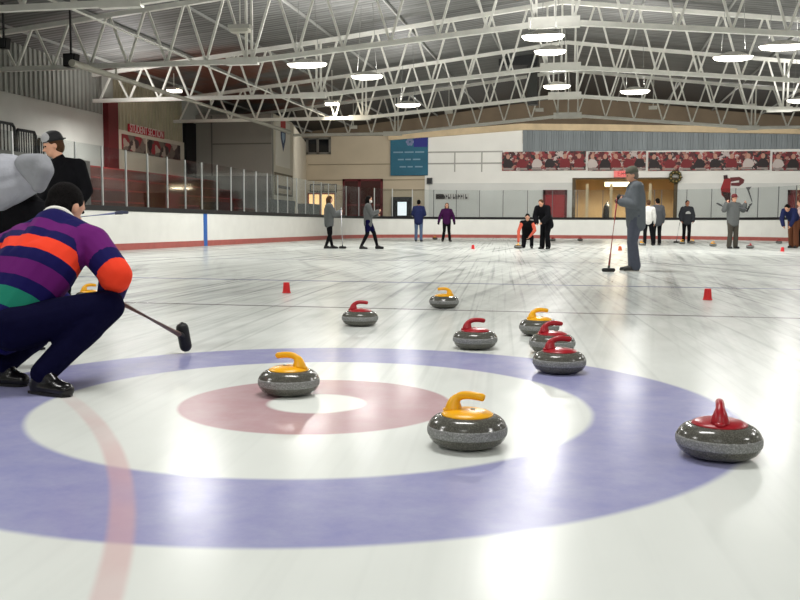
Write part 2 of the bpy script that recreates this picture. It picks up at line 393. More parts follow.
def corrugated(axis, a0, a1, z0fn, z1fn, plane, outn, pitch=.30, dep=.05):
    """ribbed sheet: axis 0 runs along x at y=plane, 1 runs along y at x=plane; outn direction of ribs"""
    b = MB(); prof = []; a = a0
    while a < a1-1e-6:
        for t, d in ((0, 0), (.4, 0), (.5, 1), (.9, 1)):
            if a+t*pitch < a1: prof.append((a+t*pitch, d*dep))
        a += pitch
    prof.append((a1, 0)); vs_ = []
    for a, d in prof:
        for z in (z0fn(a), z1fn(a)):
            vs_.append((a, plane+outn*d, z) if axis == 0 else (plane+outn*d, a, z))
    return b.add(vs_, [(2*i, 2*i+2, 2*i+3, 2*i+1) for i in range(len(prof)-1)])
X0, X1, Z0, Z1 = rect(523, 129, 860, 150.3)
struct(corrugated(0, X0, XR-.05, lambda x: Z0, lambda x: 7.3-.03*max(0, x), YE-.1, -1, .32, .06).build('wall_far_sheet', CORR_END), 'blue grey corrugated band high on the end wall', 'wall')
struct(corrugated(1, 18, 35.6, lambda y: 5.45, lambda y: 7.3, XL+.02, 1, .3, .07).build('wall_left_sheet', CORR), 'grey corrugated upper part of the left wall', 'wall')
struct(corrugated(1, 36.6, 43.4, lambda y: 4.9, lambda y: 7.3, XL+.02, 1, .3, .07).build('wall_left_sheet_far', mat('warm_lit_metal_sheet', (178, 170, 146), .5, .1, .1, 1.2)), 'corrugated upper part of the left wall beyond the maroon column, coloured as warmly lit', 'wall')  # warm lamplight on the sheet is put into its colour
b = MB(); b.box(XL, XL+.25, 35.75, 36.6, -.02, 6.15); struct(b.build('trim_3', MAROON), 'dark maroon column on the left wall', 'column')
b = MB(); b.box(XL, XL+.2, 43.6, 44.8, -.02, 6.05); struct(b.build('trim_4', BLACK), 'black column on the left wall', 'column')
b = MB(); b.box(XL, XL+.12, 36.6, 43.5, -.02, 4.95); struct(b.build('trim_5', mat('cream_wall_board', (202, 192, 176), .7, 0, .04, 1)), 'cream wall board carrying the section banner', 'wall')
# projecting grey wall at the far left, then the slanted off-white corner wall
def P2(px, Y): p = at(px, 150, 1, Y); return (p.x, p.y)
K0, K1, K2 = P2(273.5, 45.4), P2(292, 49.5), P2(306, 61.95)
xk = P2(271.5, 45.2)[0]; xj = P2(212, 45.2)[0]
b = MB(); b.box(XL, xk, 45.2, 45.5, -.02, 6.55); struct(b.build('trim_6', mat('warm_grey_block', (158, 154, 146), .8, 0, .06, .6)), 'warm grey projecting wall left of the crest banner', 'wall')
b = MB()
for yy in (144.5,): z = at(240, yy, 1, 45.2).z; b.box(xj, xk, 45.16, 45.2, z, z+.07)
b.box(xj-.04, xj+.04, 45.16, 45.2, .2, 6.5); z = at(240, 176, 1, 45.2).z; b.box(XL, xk, 45.15, 45.2, 0, z)
struct(b.build('trim_7', mat('joint_grey', (118, 116, 112), .8)), 'darker grey lower band and joints of the grey projecting wall', 'trim')
b = MB(); b.prism([K0, K1, K2, (XL, 61.95), (XL, 45.52), (K0[0], 45.52)], ((1,0,0), (0,1,0), (0,0,1)), (0, 0, -.02), 6.6)
struct(b.build('trim_8', mat('off_white_board', (212, 204, 186), .7)), 'off-white slanted wall in the far left corner', 'wall')
b = MB()
for z in (3.9, 3.2, 5.0): b.box(-19.3, WXL, YE-.05, YE, z, z+.06)
struct(b.build('trim_9', mat('beige_joint', (150, 138, 116), .8)), 'thin joints on the beige end wall', 'trim')

# black windows high in the corner
def window(n, px, mull, frame_m, pane_m, label, fw=.12, dep=.1, Y=YE, transom=None):
    X0, X1, Z0, Z1 = rect(*px, Y=Y); t = MB(); y1 = Y-.0; y0 = Y-dep
    for bx in ((X0, X0+fw, Z0, Z1), (X1-fw, X1, Z0, Z1), (X0, X1, Z0, Z0+fw), (X0, X1, Z1-fw, Z1)): t.box(bx[0], bx[1], y0, y1, bx[2], bx[3])
    for mx in mull:
        xm = at(mx, (px[1]+px[3])/2, 1, Y).x; t.box(xm-fw*.6, xm+fw*.6, y0, y1, Z0, Z1)
    if transom:
        zt = at((px[0]+px[2])/2, transom, 1, Y).z; t.box(X0, X1, y0, y1, zt-fw*.4, zt+fw*.4)
    o = t.build(n, frame_m); struct(o, label, 'window')
    p = MB(); p.box(X0+fw*.5, X1-fw*.5, Y-.06, Y-.03, Z0+fw*.5, Z1-fw*.5); q = p.build('window_pane', pane_m, o)
    return o
DGL = mat('dark_window_glass', (14, 16, 18), .1, spec=.6)
window('window_1', (294, 137.5, 331, 154.5), (307.5, 318), mat('window_grey', (120, 116, 108), .5), DGL, 'black windows high in the far left corner', .14)
window('window_2', (343, 179, 383, 217), (359.5,), MAROON, mat('red_tinted_glass', (66, 34, 34), .15), 'maroon framed dark window on the end wall', .16, transom=205)
window('window_3', (308, 193, 336, 217), (314, 320.5), mat('red_frame', (150, 60, 48), .6), mat('lit_window', (255, 214, 150), .5, emit=1.2), 'warm lit window with red mullions at the end wall', .1)
# doors on the end wall
def door(n, px, frame_m, leaf_m, label, fw=.16, glass=None, handle=True):
    X0, X1, Z0, Z1 = rect(*px); t = MB()
    t.box(X0, X0+fw, YE-.2, YE, 0, Z1); t.box(X1-fw, X1, YE-.2, YE, 0, Z1); t.box(X0, X1, YE-.2, YE, Z1-fw*2, Z1)
    o = struct(t.build(n, frame_m), label, 'door')
    l = MB(); l.box(X0+fw, X1-fw, YE-.15, YE-.1, 0, Z1-fw*2); l.build('door_leaf', leaf_m, o)
    if glass:
        a, c, d, e = rect(*glass); g = MB(); g.box(a, c, YE-.17, YE-.15, d, e); g.build('door_glass', mat('daylit_glass', (228, 236, 240), .2, emit=.9), o)
    if handle:
        g = MB(); g.bar((X0+fw+.12, YE-.2, 1.0), (X0+fw+.12, YE-.2, 1.25), .04, .04); g.build('door_handle', ALU, o)
    return o
door('door_1', (392, 197, 412.5, 218), DARK, mat('black_door', (26, 27, 28), .5), 'black framed door with bright glass at the end wall', .12, (398, 202, 407, 215.5))
door('door_2', (543, 190, 567, 218), MAROON, mat('red_door', (158, 26, 34), .5), 'red door with maroon frame left of the open room')
door('door_3', (787, 190, 812, 218), MAROON, mat('dark_red_door', (120, 26, 30), .5), 'dark red door at the right end of the end wall')

# room behind the opening
rd = 5.0
b = MB(); b.box(ox0-1, ox1+1, YE+rd, YE+rd+.2, 0, 4.2); b.box(ox0-1.2, ox0-1, YE+.3, YE+rd, 0, 4.2); b.box(ox1+1, ox1+1.2, YE+.3, YE+rd, 0, 4.2); b.box(ox0-1.2, ox1+1.2, YE+.3, YE+rd+.2, 4.2, 4.4)
struct(b.build('wall_room', mat('tan_room_wall', (196, 170, 130), .8, 0, .1, .8)), 'tan walls of the open room in the end wall', 'wall')
b = MB()
for xx in (587, 611, 650):
    X0 = at(xx, 200, 1, YE+.4).x; b.box(X0-.09, X0+.09, YE+.32, YE+.5, 0, 3.6)
struct(b.build('trim_10', mat('pale_posts', (200, 184, 150), .7)), 'pale posts standing in the open room', 'post')
b = MB(); X0, X1, Z0, Z1 = rect(574, 177.8, 676, 179.2)
b.box(X0-.1, X1+.1, YE-.16, YE-.02, Z0, Z1); b.box(X0-.1, X0+.12, YE-.16, YE-.02, 0, Z0); b.box(X1-.12, X1+.1, YE-.16, YE-.02, 0, Z0)
struct(b.build('trim_11', mat('dark_wood_frame', (84, 70, 48), .6)), 'dark frame around the open room', 'trim')
t = thing('ceiling_light', 'glowing tube light inside the open room of the end wall', 'light', at(617, 182.5, 1, YE+.7))
p = at(617, 182.5, 1, YE+.7)
b = MB(); b.box(p.x-.85, p.x+.85, p.y-.2, p.y+.2, p.z+.02, p.z+.09); b.build('housing', ALU, t)
b = MB(); b.box(p.x-.8, p.x+.8, p.y-.17, p.y+.17, p.z-.26, p.z+.02); b.build('diffuser', mat('warm_tube', (255, 236, 190), .4, emit=3), t)
b = MB()
for s in (-.6, .6): b.bar((p.x+s, p.y, p.z+.09), (p.x+s, p.y, 4.2), .03, .03)
b.build('hanger', ALU, t)
ld = bpy.data.lights.new('room_light', 'AREA'); ld.energy = 420; ld.size = 1.5; ld.size_y = .3; ld.shape = 'RECTANGLE'; ld.color = (1, .85, .6)
lo = bpy.data.objects.new('room_light', ld); COL.objects.link(lo); lo.location = (p.x, p.y, p.z-.29)
# dark coat on a stand inside the opening
p = at(607, 218, 1, YE+.9); c0 = at(607, 200, 1, YE+.9).z
t = thing('coat_stand', 'dark coat hanging on a stand in the open room behind the glass', 'coat stand', (p.x, p.y, 0))
b = MB(); b.lathe([(.05, 0), (.25, 0), (.25, .04), (.03, .06), (.03, c0-.05)], (p.x, p.y, 0), 12); b.build('stand', DARK, t)
b = MB(); b.cap((p.x, p.y, c0-.2), (p.x, p.y, c0-.5), .10, .26); b.cap((p.x, p.y, c0-.5), (p.x, p.y, .75), .26, .33); b.build('coat', BLACK, t, remesh=.04)

# ------------------------------------------------------------------ dasher boards and glass
def boards():
    pts = rink_outline(0, -8.0); pin = pts
    t = thing('rink_boards', 'white dasher boards with red kick plate and glass around the ice', 'boards', (BX, 30, 0))
    def strip(z0, z1, out0, out1, name, m, pl=pts, inner=0.0):
        b = MB()
        def offs(g):
            return rink_outline(g, -8.0)
        A, B_ = offs(-out0), offs(-out1); n = len(A)
        vs_ = []
        for (ax, ay), (bx_, by_) in zip(A, B_): vs_ += [(ax, ay, z0), (bx_, by_, z0), (bx_, by_, z1), (ax, ay, z1)]
        fs = []
        for i in range(n-1):
            for k in range(4): fs.append((4*i+k, 4*i+(k+1) % 4, 4*i+4+(k+1) % 4, 4*i+4+k))
        fs += [(0, 1, 2, 3), (4*n-4, 4*n-3, 4*n-2, 4*n-1)]
        return b.add(vs_, fs).build(name, m, t)
    strip(0, BH-.02, 0.0, .14, 'board_panel', BOARDW)
    strip(0, .2, -.014, 0, 'kick_plate', KICK)
    strip(BH-.02, BH+.13, -.02, .17, 'cap_rail', BLACK)
    # blue line running up the left board
    yb = 30.9
    b = MB(); b.box(BX+.001, BX+.02, yb-.15, yb+.15, .0, BH-.02); b.build('blue_line', mat('blue_board_stripe', (32, 96, 176), .4), t)
    # posts and panes
    G0 = .07; zt = 3.02; z0 = BH+.13
    def post(x, y, m=ALU, ang=0):
        b = MB(); b.box(x-.022, x+.022, y-.022, y+.022, z0, zt); return b.build('glass_post', m, t)
    def pane(p, q, zt_=zt, zb=None):
        p, q = Vector((p[0], p[1], 0)), Vector((q[0], q[1], 0)); d = (q-p).normalized(); p, q = p+d*.03, q-d*.03; zb = zb or z0
        b = MB(); zc = (zb+zt_)/2; b.bar(p+Vector((0, 0, zc)), q+Vector((0, 0, zc)), .012, zt_-zb, d.cross(Vector((0, 0, 1)))); return b.build('glass_pane', GLASS, t)
    y = 22.5-1.385*3; prev = None; cnt = 0
    while y < BY-8.5+.3:
        post(BX-G0, y)
        if prev: pane((BX-G0, prev), (BX-G0, y))
        prev = y; y += 1.385
    last = (BX-G0, prev)
    n = 9; dk = mat('dark_glass_post', (96, 98, 98), .4, .2)
    for i in range(1, n+1):
        a = PI-PI/2*i/n; p = (BX+8.5+(8.5+G0)*math.cos(a), BY-8.5+(8.5+G0)*math.sin(a))
        post(*p, m=ALU if i < 6 else dk); pane(last, p); last = p
    x = last[0]
    while x < BXR-8.5+.2:
        x += 1.55; post(x, BY+G0, dk); pane(last, (x, BY+G0)); last = (x, BY+G0)
    for i in range(1, 10):
        a = PI/2-PI/2*i/9; xx = max(last[0]+.01, BXR-8.5+(8.5+G0)*math.cos(a)); p = (xx, BY-8.5+(8.5+G0)*math.sin(a))
        if xx <= last[0]+.011 and i < 3: continue
        post(*p, m=dk); pane(last, p); last = p
    # gate on the curve, standing open
    i0, i1 = at(378.5, 232, 1, 57.2), at(391.5, 232, 1, 57.45)
    g = MB()
    for p in (i0, i1): g.box(p.x-.09, p.x+.09, p.y-.15, p.y-.05, 0, BH+.05)
    gt = g.build('gate', mat('brown_gate_frame', (124, 66, 56), .6), t)
    g = MB(); g.bar((i0.x, i0.y-.06, .62), (i1.x, i1.y-.06, .62), .06, 1.05, (0, 1, 0)); g.build('gate_panel', mat('dark_gate_panel', (84, 80, 76), .7), gt)
    g = MB(); g.bar((i0.x+.22, i0.y-.12, .75), (i1.x-.1, i1.y-.12, .25), .05, .07, (0, 1, 0)); g.build('gate_latch', ALU, gt)
boards()

# spectators' side: stepped maroon benches, platform with rails
t = thing('bleachers', 'maroon stepped bleachers behind the left glass', 'bleachers', (-17.8, 31, 0))
b = MB()
for i in range(6): b.box(-16.2-i*.66, -15.54-i*.66, 27.5, 44.9, 0, .6+i*.48)
b.build('steps', mat('dark_bleacher_body', (84, 52, 46), .7, 0, .35, 1.2), t)
for i in range(6):
    b = MB(); b.box(-15.95-i*.66, -15.58-i*.66, 27.6, 44.8, .6+i*.48, .66+i*.48); b.build('bench', mat('maroon_seat', (122, 40, 38), .5, 0, .25, .8), t)
b = MB(); b.box(XL, -16.0, 10, 27.3, 0, 2.85); struct(b.build('wall_platform', mat('dim_grey_block', (126, 124, 120), .8, 0, .1, .6)), 'grey raised platform behind the left glass', 'platform')
t = thing('folded_seating', 'stack of dark red folded chairs behind the left glass beside the maroon column', 'seating', (-17.5, 33.6, 0))
RAIL = mat('black_rail', (28, 28, 30), .5)
def rail(x0, x1, y, z0, z1, label):
    """guard rail frame facing the ice"""
    t = thing('guard_rail', label, 'railing', (-17, y, z0), 'black guard rails on the platform')
    b = MB(); n = 8
    b.tube([(x0[0], x0[1], z0), (x0[0], x0[1], z1-.1), (x0[0]*.93+x1[0]*.07, x0[1]*.93+x1[1]*.07, z1), (x0[0]*.07+x1[0]*.93, x0[1]*.07+x1[1]*.93, z1), (x1[0], x1[1], z1-.1), (x1[0], x1[1], z0)], .045, 8)
    b.build('rail_frame', RAIL, t)
    for i in range(1, n):
        f = i/n; X = x0[0]+(x1[0]-x0[0])*f; Y = x0[1]+(x1[1]-x0[1])*f; bb = MB(); bb.tube([(X, Y, z0), (X, Y, z1)], .022, 6); bb.build('baluster', RAIL, t)
bpy.data.objects.remove(t)
for i, (pa, pb, yt, lb) in enumerate(((-14, 15, 121, 'black guard rail frame at the left edge above the grey platform'), (17, 36, 130, 'black guard rail frame just left of the capped man'), (38, 52, 139, 'black guard rail frame partly behind the capped man'))):
    a = at(pa, 150, 0, -16.6); c = at(pb, 150, 0, -16.6); z = at((pa+pb)/2, yt+1, 0, -16.6).z
    rail((a.x, a.y), (c.x, c.y), (a.y+c.y)/2, 2.85, z, lb)
# equipment crates behind the glass
def crate(y, x, sx, sy, h, m, lb, name='equipment_crate'):
    t = thing(name, lb, 'crate', (x, y, 0))
    b = MB(); b.box(x-sx/2, x+sx/2, y-sy/2, y+sy/2, 0, h*.86); b.build('box', m, t)
    b = MB(); b.box(x-sx/2-.02, x+sx/2+.02, y-sy/2-.02, y+sy/2+.02, h*.86, h); b.build('lid', m, t)
    b = MB(); b.box(x+sx/2, x+sx/2+.03, y-.15, y+.15, h*.5, h*.56); b.build('handle', ALU, t)
crate(43.0, -15.0, .7, 3.4, 2.0, mat('slate_box', (96, 98, 98), .7), 'tall slate grey locker behind the left glass right of the blue line', 'storage_locker')
crate(47.0, -14.6, .6, 2.0, 1.9, mat('light_slate_box', (128, 130, 130), .7), 'light grey locker behind the left glass near the far corner', 'storage_locker')
crate(35.2, -14.9, .8, 1.6, 1.7, BLACK, 'black equipment bin behind the glass beside the blue line', 'equipment_bin')
crate(30.2, -14.9, .8, 1.1, 1.9, mat('maroon_box', (92, 30, 32), .6), 'maroon cabinet behind the left glass', 'cabinet')

# ------------------------------------------------------------------ roof trusses
def truss(Y, label, lo_frame=False):
    t = thing('roof_truss', label, 'roof truss', (XRIDGE, Y, HK), 'white steel roof trusses')
    def bot(x):
        d = abs(x-XRIDGE); return HP+(HK-HP)*d/WK if d < WK else HK
    def top(x): return roof_z(x)-.28
    xl, xr = XL+.05, XR-.05; kl, kr = XRIDGE-WK, XRIDGE+WK
    b = MB(); ch = .15
    for p, q in ((xl, kl), (kl, XRIDGE), (XRIDGE, kr), (kr, xr)): b.bar((p, Y, bot(p)), (q, Y, bot(q)), ch, ch, (0, 1, 0))
    b.build('bottom_chord', STEEL, t)
    b = MB()
    for p, q in ((xl, kl), (kl, XRIDGE), (XRIDGE, kr), (kr, xr)): b.bar((p, Y, top(p)), (q, Y, top(q)), ch, ch, (0, 1, 0))
    b.build('top_chord', STEEL, t)
    b = MB()
    for k in (kl, kr):
        b = MB()
        for s in (-.09, .09): b.bar((k+s, Y, bot(k)), (k+s, Y, top(k)), .07, .07, (0, 1, 0))
        b.box(k-.75, k+.3, Y-.1, Y+.1, bot(k)-.11, bot(k)+.12)
        b.build('kink_post', STEEL, t)
    b = MB()
    for s in (-.55, .0, .5): b.bar((XRIDGE+s, Y, bot(XRIDGE)), (XRIDGE+s, Y, top(XRIDGE)-.05), .07, .07, (0, 1, 0))
    b.build('ridge_post', STEEL, t)
    b = MB(); b.box(XRIDGE-.78, XRIDGE+.72, Y-.11, Y+.11, HP-.17, HP+.14); b.build('splice_plate', STEEL, t)
    # web: warren diagonals
    def web(x0, x1, n):
        for i in range(n):
            a = x0+(x1-x0)*i/n; c = x0+(x1-x0)*(i+1)/n; m = (a+c)/2
            for p, q in (((a, bot(a)), (m-.05, top(m))), ((m+.05, top(m)), (c, bot(c)))):
                w_ = MB(); w_.bar((p[0], Y, p[1]), (q[0], Y, q[1]), .07, .07, (0, 1, 0)); w_.build('web_brace', STEEL, t)
    web(kl+.1, XRIDGE-.5, 6); web(XRIDGE+.5, kr-.1, 6); web(xl+.3, kl-.1, 7); web(kr+.1, xr-.3, 6)
for i, lb in enumerate(('white steel roof truss nearest the camera, only its lower chord showing top left', 'white steel roof truss, second one back, kinked above the hanging lamp at left', 'white steel roof truss, third one back',
                        'white steel roof truss, fourth one back, lamps hanging level with it', 'white steel roof truss farthest back before the end wall')):
    truss(YA+SP_*(i-1), lb)
# long ties between the trusses and the pipe along the left wall
b = MB()
for x in (-12.4,):
    b.bar((x, YB+.1, HK+.12), (x, YA+SP_*2, HK+.12), .042, .042)
tag(b.build('tie_rod', STEEL, loc=(-12.4, 25, HK)), 'long white steel tie running lengthwise along the left side of the trusses', 'tie')
p = at(78, 66, 0, -15.0); 
b = MB(); b.tube([(-15.0, 24.7, 5.55), (-15.0, 44.9, 5.55)], .11, 10)
[b.bar((-15.0, y, 5.6), (-15.0, y, HK), .05, .05) for y in (YA, YA+7.6, YA+15.2)]
tag(b.build('pipe', mat('dusty_pipe', (176, 172, 160), .5), loc=(-15, 25, 5.55)), 'long pale pipe hung under the trusses along the left boards', 'pipe')
b = MB()
for x in np.linspace(-19, 17, 13):
    z = roof_z(x)-.06; b.bar((x, YB+.1, z), (x, YE-.1, z), .06, .09, (1, 0, 0))
struct(b.build('trim_12', mat('purlin_grey', (150, 150, 146), .5)), 'grey purlins under the roof deck', 'purlin')
# duct up in the roof near the ridge
t = thing('air_duct', 'dark grey duct hanging from the roof left of the ridge', 'duct', at(522, 80, 1, 46))
p = at(520, 62, 1, 46); 
b = MB(); b.box(p.x-1.0, p.x+.9, 45.4, 46.6, p.z-.25, p.z+.25); b.build('duct_box', DARK, t)
b = MB(); q = at(533, 105, 1, 46); b.bar((p.x+.6, 46, p.z-.2), (q.x, 46, q.z), .6, .5, (0, 1, 0)); b.build('duct_drop', mat('grey_duct', (72, 72, 70), .5, .2), t)
b = MB()
for s in (-.8, .7): b.bar((p.x+s, 46, p.z+.25), (p.x+s, 46, roof_z(p.x)), .04, .04)
b.build('hanger', DARK, t)

# ------------------------------------------------------------------ hanging lamps
LAMPM = mat('lamp_diffuser', (255, 250, 235), .4, emit=7)
HOUS = mat('lamp_housing', (190, 188, 180), .5)
def lamp(x, y, z, label, L=1.3, W=.5, vis=True, e=.72, tilt=0):
    hz = roof_z(x)
    if vis:
        t = thing('hanging_lamp', label, 'lamp', (x, y, z), 'lamps hanging under the roof')
        b = MB(); prof = [(.30, .16), (.62, .10), (1, .0)]
        vs_ = []
        for s, dz in prof:
            for k in range(20):
                a = 2*PI*k/20; c, s_ = math.cos(a), math.sin(a); pw = .6
                vs_.append((x+L/2*s*math.copysign(abs(c)**pw, c), y+W/2*s*math.copysign(abs(s_)**pw, s_), z+dz))
        fs = [tuple(range(20))]+[(i*20+k, i*20+(k+1) % 20, i*20+20+(k+1) % 20, i*20+20+k) for i in range(2) for k in range(20)]
        b.add(vs_, fs); b.build('housing', HOUS, t, smooth=True)
        b = MB(); vs_ = []
        for s, dz in ((1.0, 0), (.9, -.07), (.5, -.12)):
            for k in range(20):
                a = 2*PI*k/20; c, s_ = math.cos(a), math.sin(a); pw = .6
                vs_.append((x+L/2*s*math.copysign(abs(c)**pw, c), y+W/2*s*math.copysign(abs(s_)**pw, s_), z+dz))
        b.add(vs_, [tuple(range(40, 60))]+[(i*20+k, i*20+(k+1) % 20, i*20+20+(k+1) % 20, i*20+20+k) for i in range(2) for k in range(20)])
        b.build('diffuser', LAMPM, t, smooth=True)
        b = MB()
        for s in (-.3, .3): b.bar((x+s*L, y, z+.14), (x+s*L*.6, y, hz+.02), .012, .012)
        b.build('hanger', HANG, t)
    ld = bpy.data.lights.new('lamp_light', 'AREA'); ld.shape = 'RECTANGLE'; ld.size = L*.9; ld.size_y = W*.8; ld.energy = LAMP_W*e; ld.color = (1, .985, .955)
    lo = bpy.data.objects.new('lamp_light', ld); COL.objects.link(lo); lo.location = (x, y, z-.15)
    l2 = bpy.data.lights.new('lamp_uplight', 'AREA'); l2.shape = 'RECTANGLE'; l2.size = L*.5; l2.size_y = W*.5; l2.energy = LAMP_W*e*ROOF_FILL; l2.color = (1, .985, .955)  # added upward fill, brightens deck and trusses
    lo = bpy.data.objects.new('lamp_uplight', l2); COL.objects.link(lo); lo.location = (x, y, z+.2); lo.rotation_euler = (PI, 0, 0)
for px, py, z, L, lb in ((307, 64, 6.1, 1.35, 'wide glowing lamp, lowest in the left row and largest'), (367, 76, 6.1, 1.15, 'glowing lamp second in the left row above the dark gap'), (408, 104.5, 6.1, 1.1, 'small glowing lamp farthest back in the left row'),
                     (543, 36, 5.9, 1.15, 'glowing lamp under the ridge, topmost of the three in the centre'), (550, 51, 6.3, 1.0, 'glowing lamp under the ridge, middle of the three in the centre'), (557, 86, 6.2, 1.05, 'glowing lamp under the ridge, lowest of the three in the centre'),
                     (635, 91, 6.1, 1.15, 'glowing lamp just right of the ridge between the far trusses'), (733, 57, 6.1, 1.2, 'glowing lamp in the right row left of the biggest right one'), (783, 46, 6.1, 1.35, 'glowing lamp at the upper right edge of the photo'), (801, 100, 6.1, 1.1, 'glowing lamp far back at the right edge')):
    p = at(px, py, 2, z); lamp(p.x, p.y, p.z, lb, L)
for px, py in ((195, 505), (515, 590)):       # lamps above the frame, mirrored in the ice
    g = at(px, py, 2, 0); k = (1+6.0/CAM_H); lamp(g.x*k, g.y*k, 6.0, '', vis=False, e=1.0)
for x, y in ((-1.1, 5), (-9, 10), (-9, 2), (-9, -7), (-1.1, -4), (-1.1, -10), (9.5, 20), (8.5, 11), (8.5, 3), (8.5, -6), (14.5, 42), (-17.5, 33), (14.5, 30), (14.5, 14)):  # unseen area lights without fixtures, added to fill the hall with light
    lamp(x, y, 6.0 if abs(x) < 12 else 5.2, '', 2.6, 1.4, vis=False, e=(.78 if y < 15 else 1.4) if abs(x) < 12 else .8)
# small floodlights and speakers
def flood(px, py, Y, label, lit=True, fz=None):
    p = at(px, py, 1, Y); t = thing('floodlight', label, 'floodlight', p, 'small floodlights on the trusses')
    b = MB(); b.box(p.x-.35, p.x+.35, p.y-.15, p.y+.2, p.z, p.z+.12); b.build('housing', HOUS, t)
    b = MB(); b.box(p.x-.3, p.x+.3, p.y-.13, p.y+.17, p.z-.1, p.z); b.build('lens', LAMPM if lit else mat('flood_lens', (215, 212, 200), .3), t)
    b = MB(); b.bar((p.x, p.y, p.z+.12), (p.x, p.y, fz or roof_z(p.x)), .03, .03); b.build('hanger', STEEL, t)
    if lit:
        ld = bpy.data.lights.new('flood_light', 'AREA'); ld.size = .5; ld.energy = 90; ld.color = (1, .9, .7)
        lo = bpy.data.objects.new('flood_light', ld); COL.objects.link(lo); lo.location = p+Vector((0, 0, -.13)); lo.rotation_euler = (0, math.radians(-35), 0)
flood(174, 90, 38.0, 'small lit floodlight by the left wall above the cream board')
flood(332, 103, 42.0, 'small lit floodlight hanging behind the left trusses')
flood(240, 29, 27.0, 'small unlit floodlight on the upright of the kinked truss', False)
flood(160, 47, 36.0, 'tiny unlit floodlight against the brown roof patch at left', False)
for x in (-13, -7.5, -2.5, 3.5, 8.5, 14):      # added floodlights on the last truss, there only to brighten the end wall
    z = 7.1; t = thing('floodlight', 'added slim grey floodlight on the farthest roof truss, brightening the end wall', 'floodlight', (x, 50.4, z), 'added floodlights brightening the end wall')
    if abs(x) > 9: z = 6.35; t.location.z = z
    b = MB(); b.box(x-.22, x+.22, 50.32, 50.44, z-.09, z+.09); b.build('housing', STEEL, t)
    b = MB(); b.bar((x, 50.38, z+.09), (x, 50.38, roof_z(x)), .03, .03); b.build('hanger', STEEL, t)
    ld = bpy.data.lights.new('end_wall_fill', 'AREA'); ld.shape = 'RECTANGLE'; ld.size = .42; ld.size_y = .16; ld.energy = 260; ld.color = (1, .98, .94)
    lo = bpy.data.objects.new('end_wall_fill', ld); COL.objects.link(lo); lo.location = (x, 50.47, z); lo.rotation_euler = (math.radians(75), 0, 0)
def speaker(px, py, Y, s, label, yaw=0):
    p = at(px, py, 1, Y); t = thing('loudspeaker', label, 'speaker', p, 'black loudspeakers under the roof')
    b = MB(); b.prism([(-s*.5, -s*.45), (s*.35, -s*.5), (s*.5, s*.5), (-s*.5, s*.5)], ((1,0,0), (0,0,1), (0,1,0)), p, s*.7); b.build('cabinet', mat('black_cabinet', (20, 20, 22), .6), t)
    b = MB(); b.prism([(-s*.4, -s*.35), (s*.25, -s*.4), (s*.38, s*.4), (-s*.4, s*.4)], ((1,0,0), (0,0,1), (0,-1,0)), p, .03); b.build('grille', DARK, t)
    b = MB(); b.bar((p.x, p.y+s*.3, p.z+s*.45), (p.x, p.y+s*.3, roof_z(p.x)-.04), .05, .05); b.build('bracket', DARK, t)
speaker(69, 60, 26.2, .42, 'black loudspeaker hanging under the second truss at left')
speaker(2, 43, 25.0, .32, 'black loudspeaker cut by the left edge under the roof')

# ------------------------------------------------------------------ banners and signs on the walls
def panel(name, px, m, label, cat, Y=YE-.13, t=.05, group=None):
    t = YE-(.08 if px[0] > 425 else 0)-Y+t if False else t
    X0, X1, Z0, Z1 = rect(*px, Y=Y); b = MB(); b.box(X0, X1, Y-.03, Y+.05, Z0, Z1)
    return tag(b.build(name, m, loc=((X0+X1)/2, Y, Z0)), label, cat, group), (X0, X1, Z0, Z1)
# player photo banners: each a sheet with printed figures
cols = [(60, 18, 22), (120, 30, 36), (26, 20, 22), (150, 50, 52), (86, 24, 28), (190, 176, 170), (40, 30, 30), (130, 34, 40), (168, 120, 104)]
PB = collage_mat('player_photo_print', 5.5, cols)
PJ = [mat('print_jersey_red', (120, 30, 36), .6), mat('print_jersey_white', (196, 184, 178), .6), mat('print_jersey_dark', (36, 26, 28), .6)]
PS = mat('print_skin', (186, 140, 120), .6); PG = mat('print_grey_base', (150, 140, 134), .6)
def photo_banner(px0, px1, lb, n):
    X0, X1, Z0, Z1 = rect(px0, 151.5, px1, 170.5, Y=YE-.14)
    tt_ = None; t = thing('photo_banner', lb, 'banner', ((X0+X1)/2, YE-.14, Z0), 'row of player photo banners')
    b = MB(); b.box(X0+.04, X1-.04, YE-.17, YE-.165, Z0, Z1); b.build('sheet', PB, t)
    H = Z1-Z0
    b = MB()
    for q in (Z0+.05, Z1-.09): b.box(X0+.06, X1-.06, YE-.165, YE-.085, q, q+.04)
    b.build('batten', DARK, t)
    for i in range(n):
        cx = X0+(X1-X0)*(i+.5)/n; j = random.uniform(-.08, .08); y = YE-.171
        m = PJ[[0, 2, 0, 2, 0, 1, 2][(i*3+n) % 7]]
        b = MB(); b.prism([(-.30, .16*H), (-.34, .34*H), (-.22, .54*H), (-.1, .62*H), (.12, .60*H), (.28, .5*H), (.38, .3*H), (.24, .16*H)], ((1,0,0), (0,0,1), (0,-1,0)), (cx+j, y, Z0), .006); b.build('printed_jersey', m, t)
        b = MB(); b.prism([(.13*math.cos(a), .17*math.sin(a)) for a in np.linspace(0, 2*PI, 12)[:-1]], ((1,0,0), (0,0,1), (0,-1,0)), (cx+j, y, Z0+.74*H), .006); b.build('printed_face', PS, t)
        b = MB(); b.prism([(-.36, 0), (.36, 0), (.3, .1*H), (-.3, .1*H)], ((1,0,0), (0,0,1), (0,-1,0)), (cx, y, Z0+.04*H), .009); b.build('printed_name_strip', PG, t)
photo_banner(501.5, 586.5, 'player photo banner at the left end of the row', 6)
photo_banner(587.5, 646.5, 'player photo banner above the open room', 5)
photo_banner(647.5, 770.5, 'long player photo banner right of the tall man', 8)
photo_banner(771.5, 840, 'player photo banner at the right edge of the photo', 5)
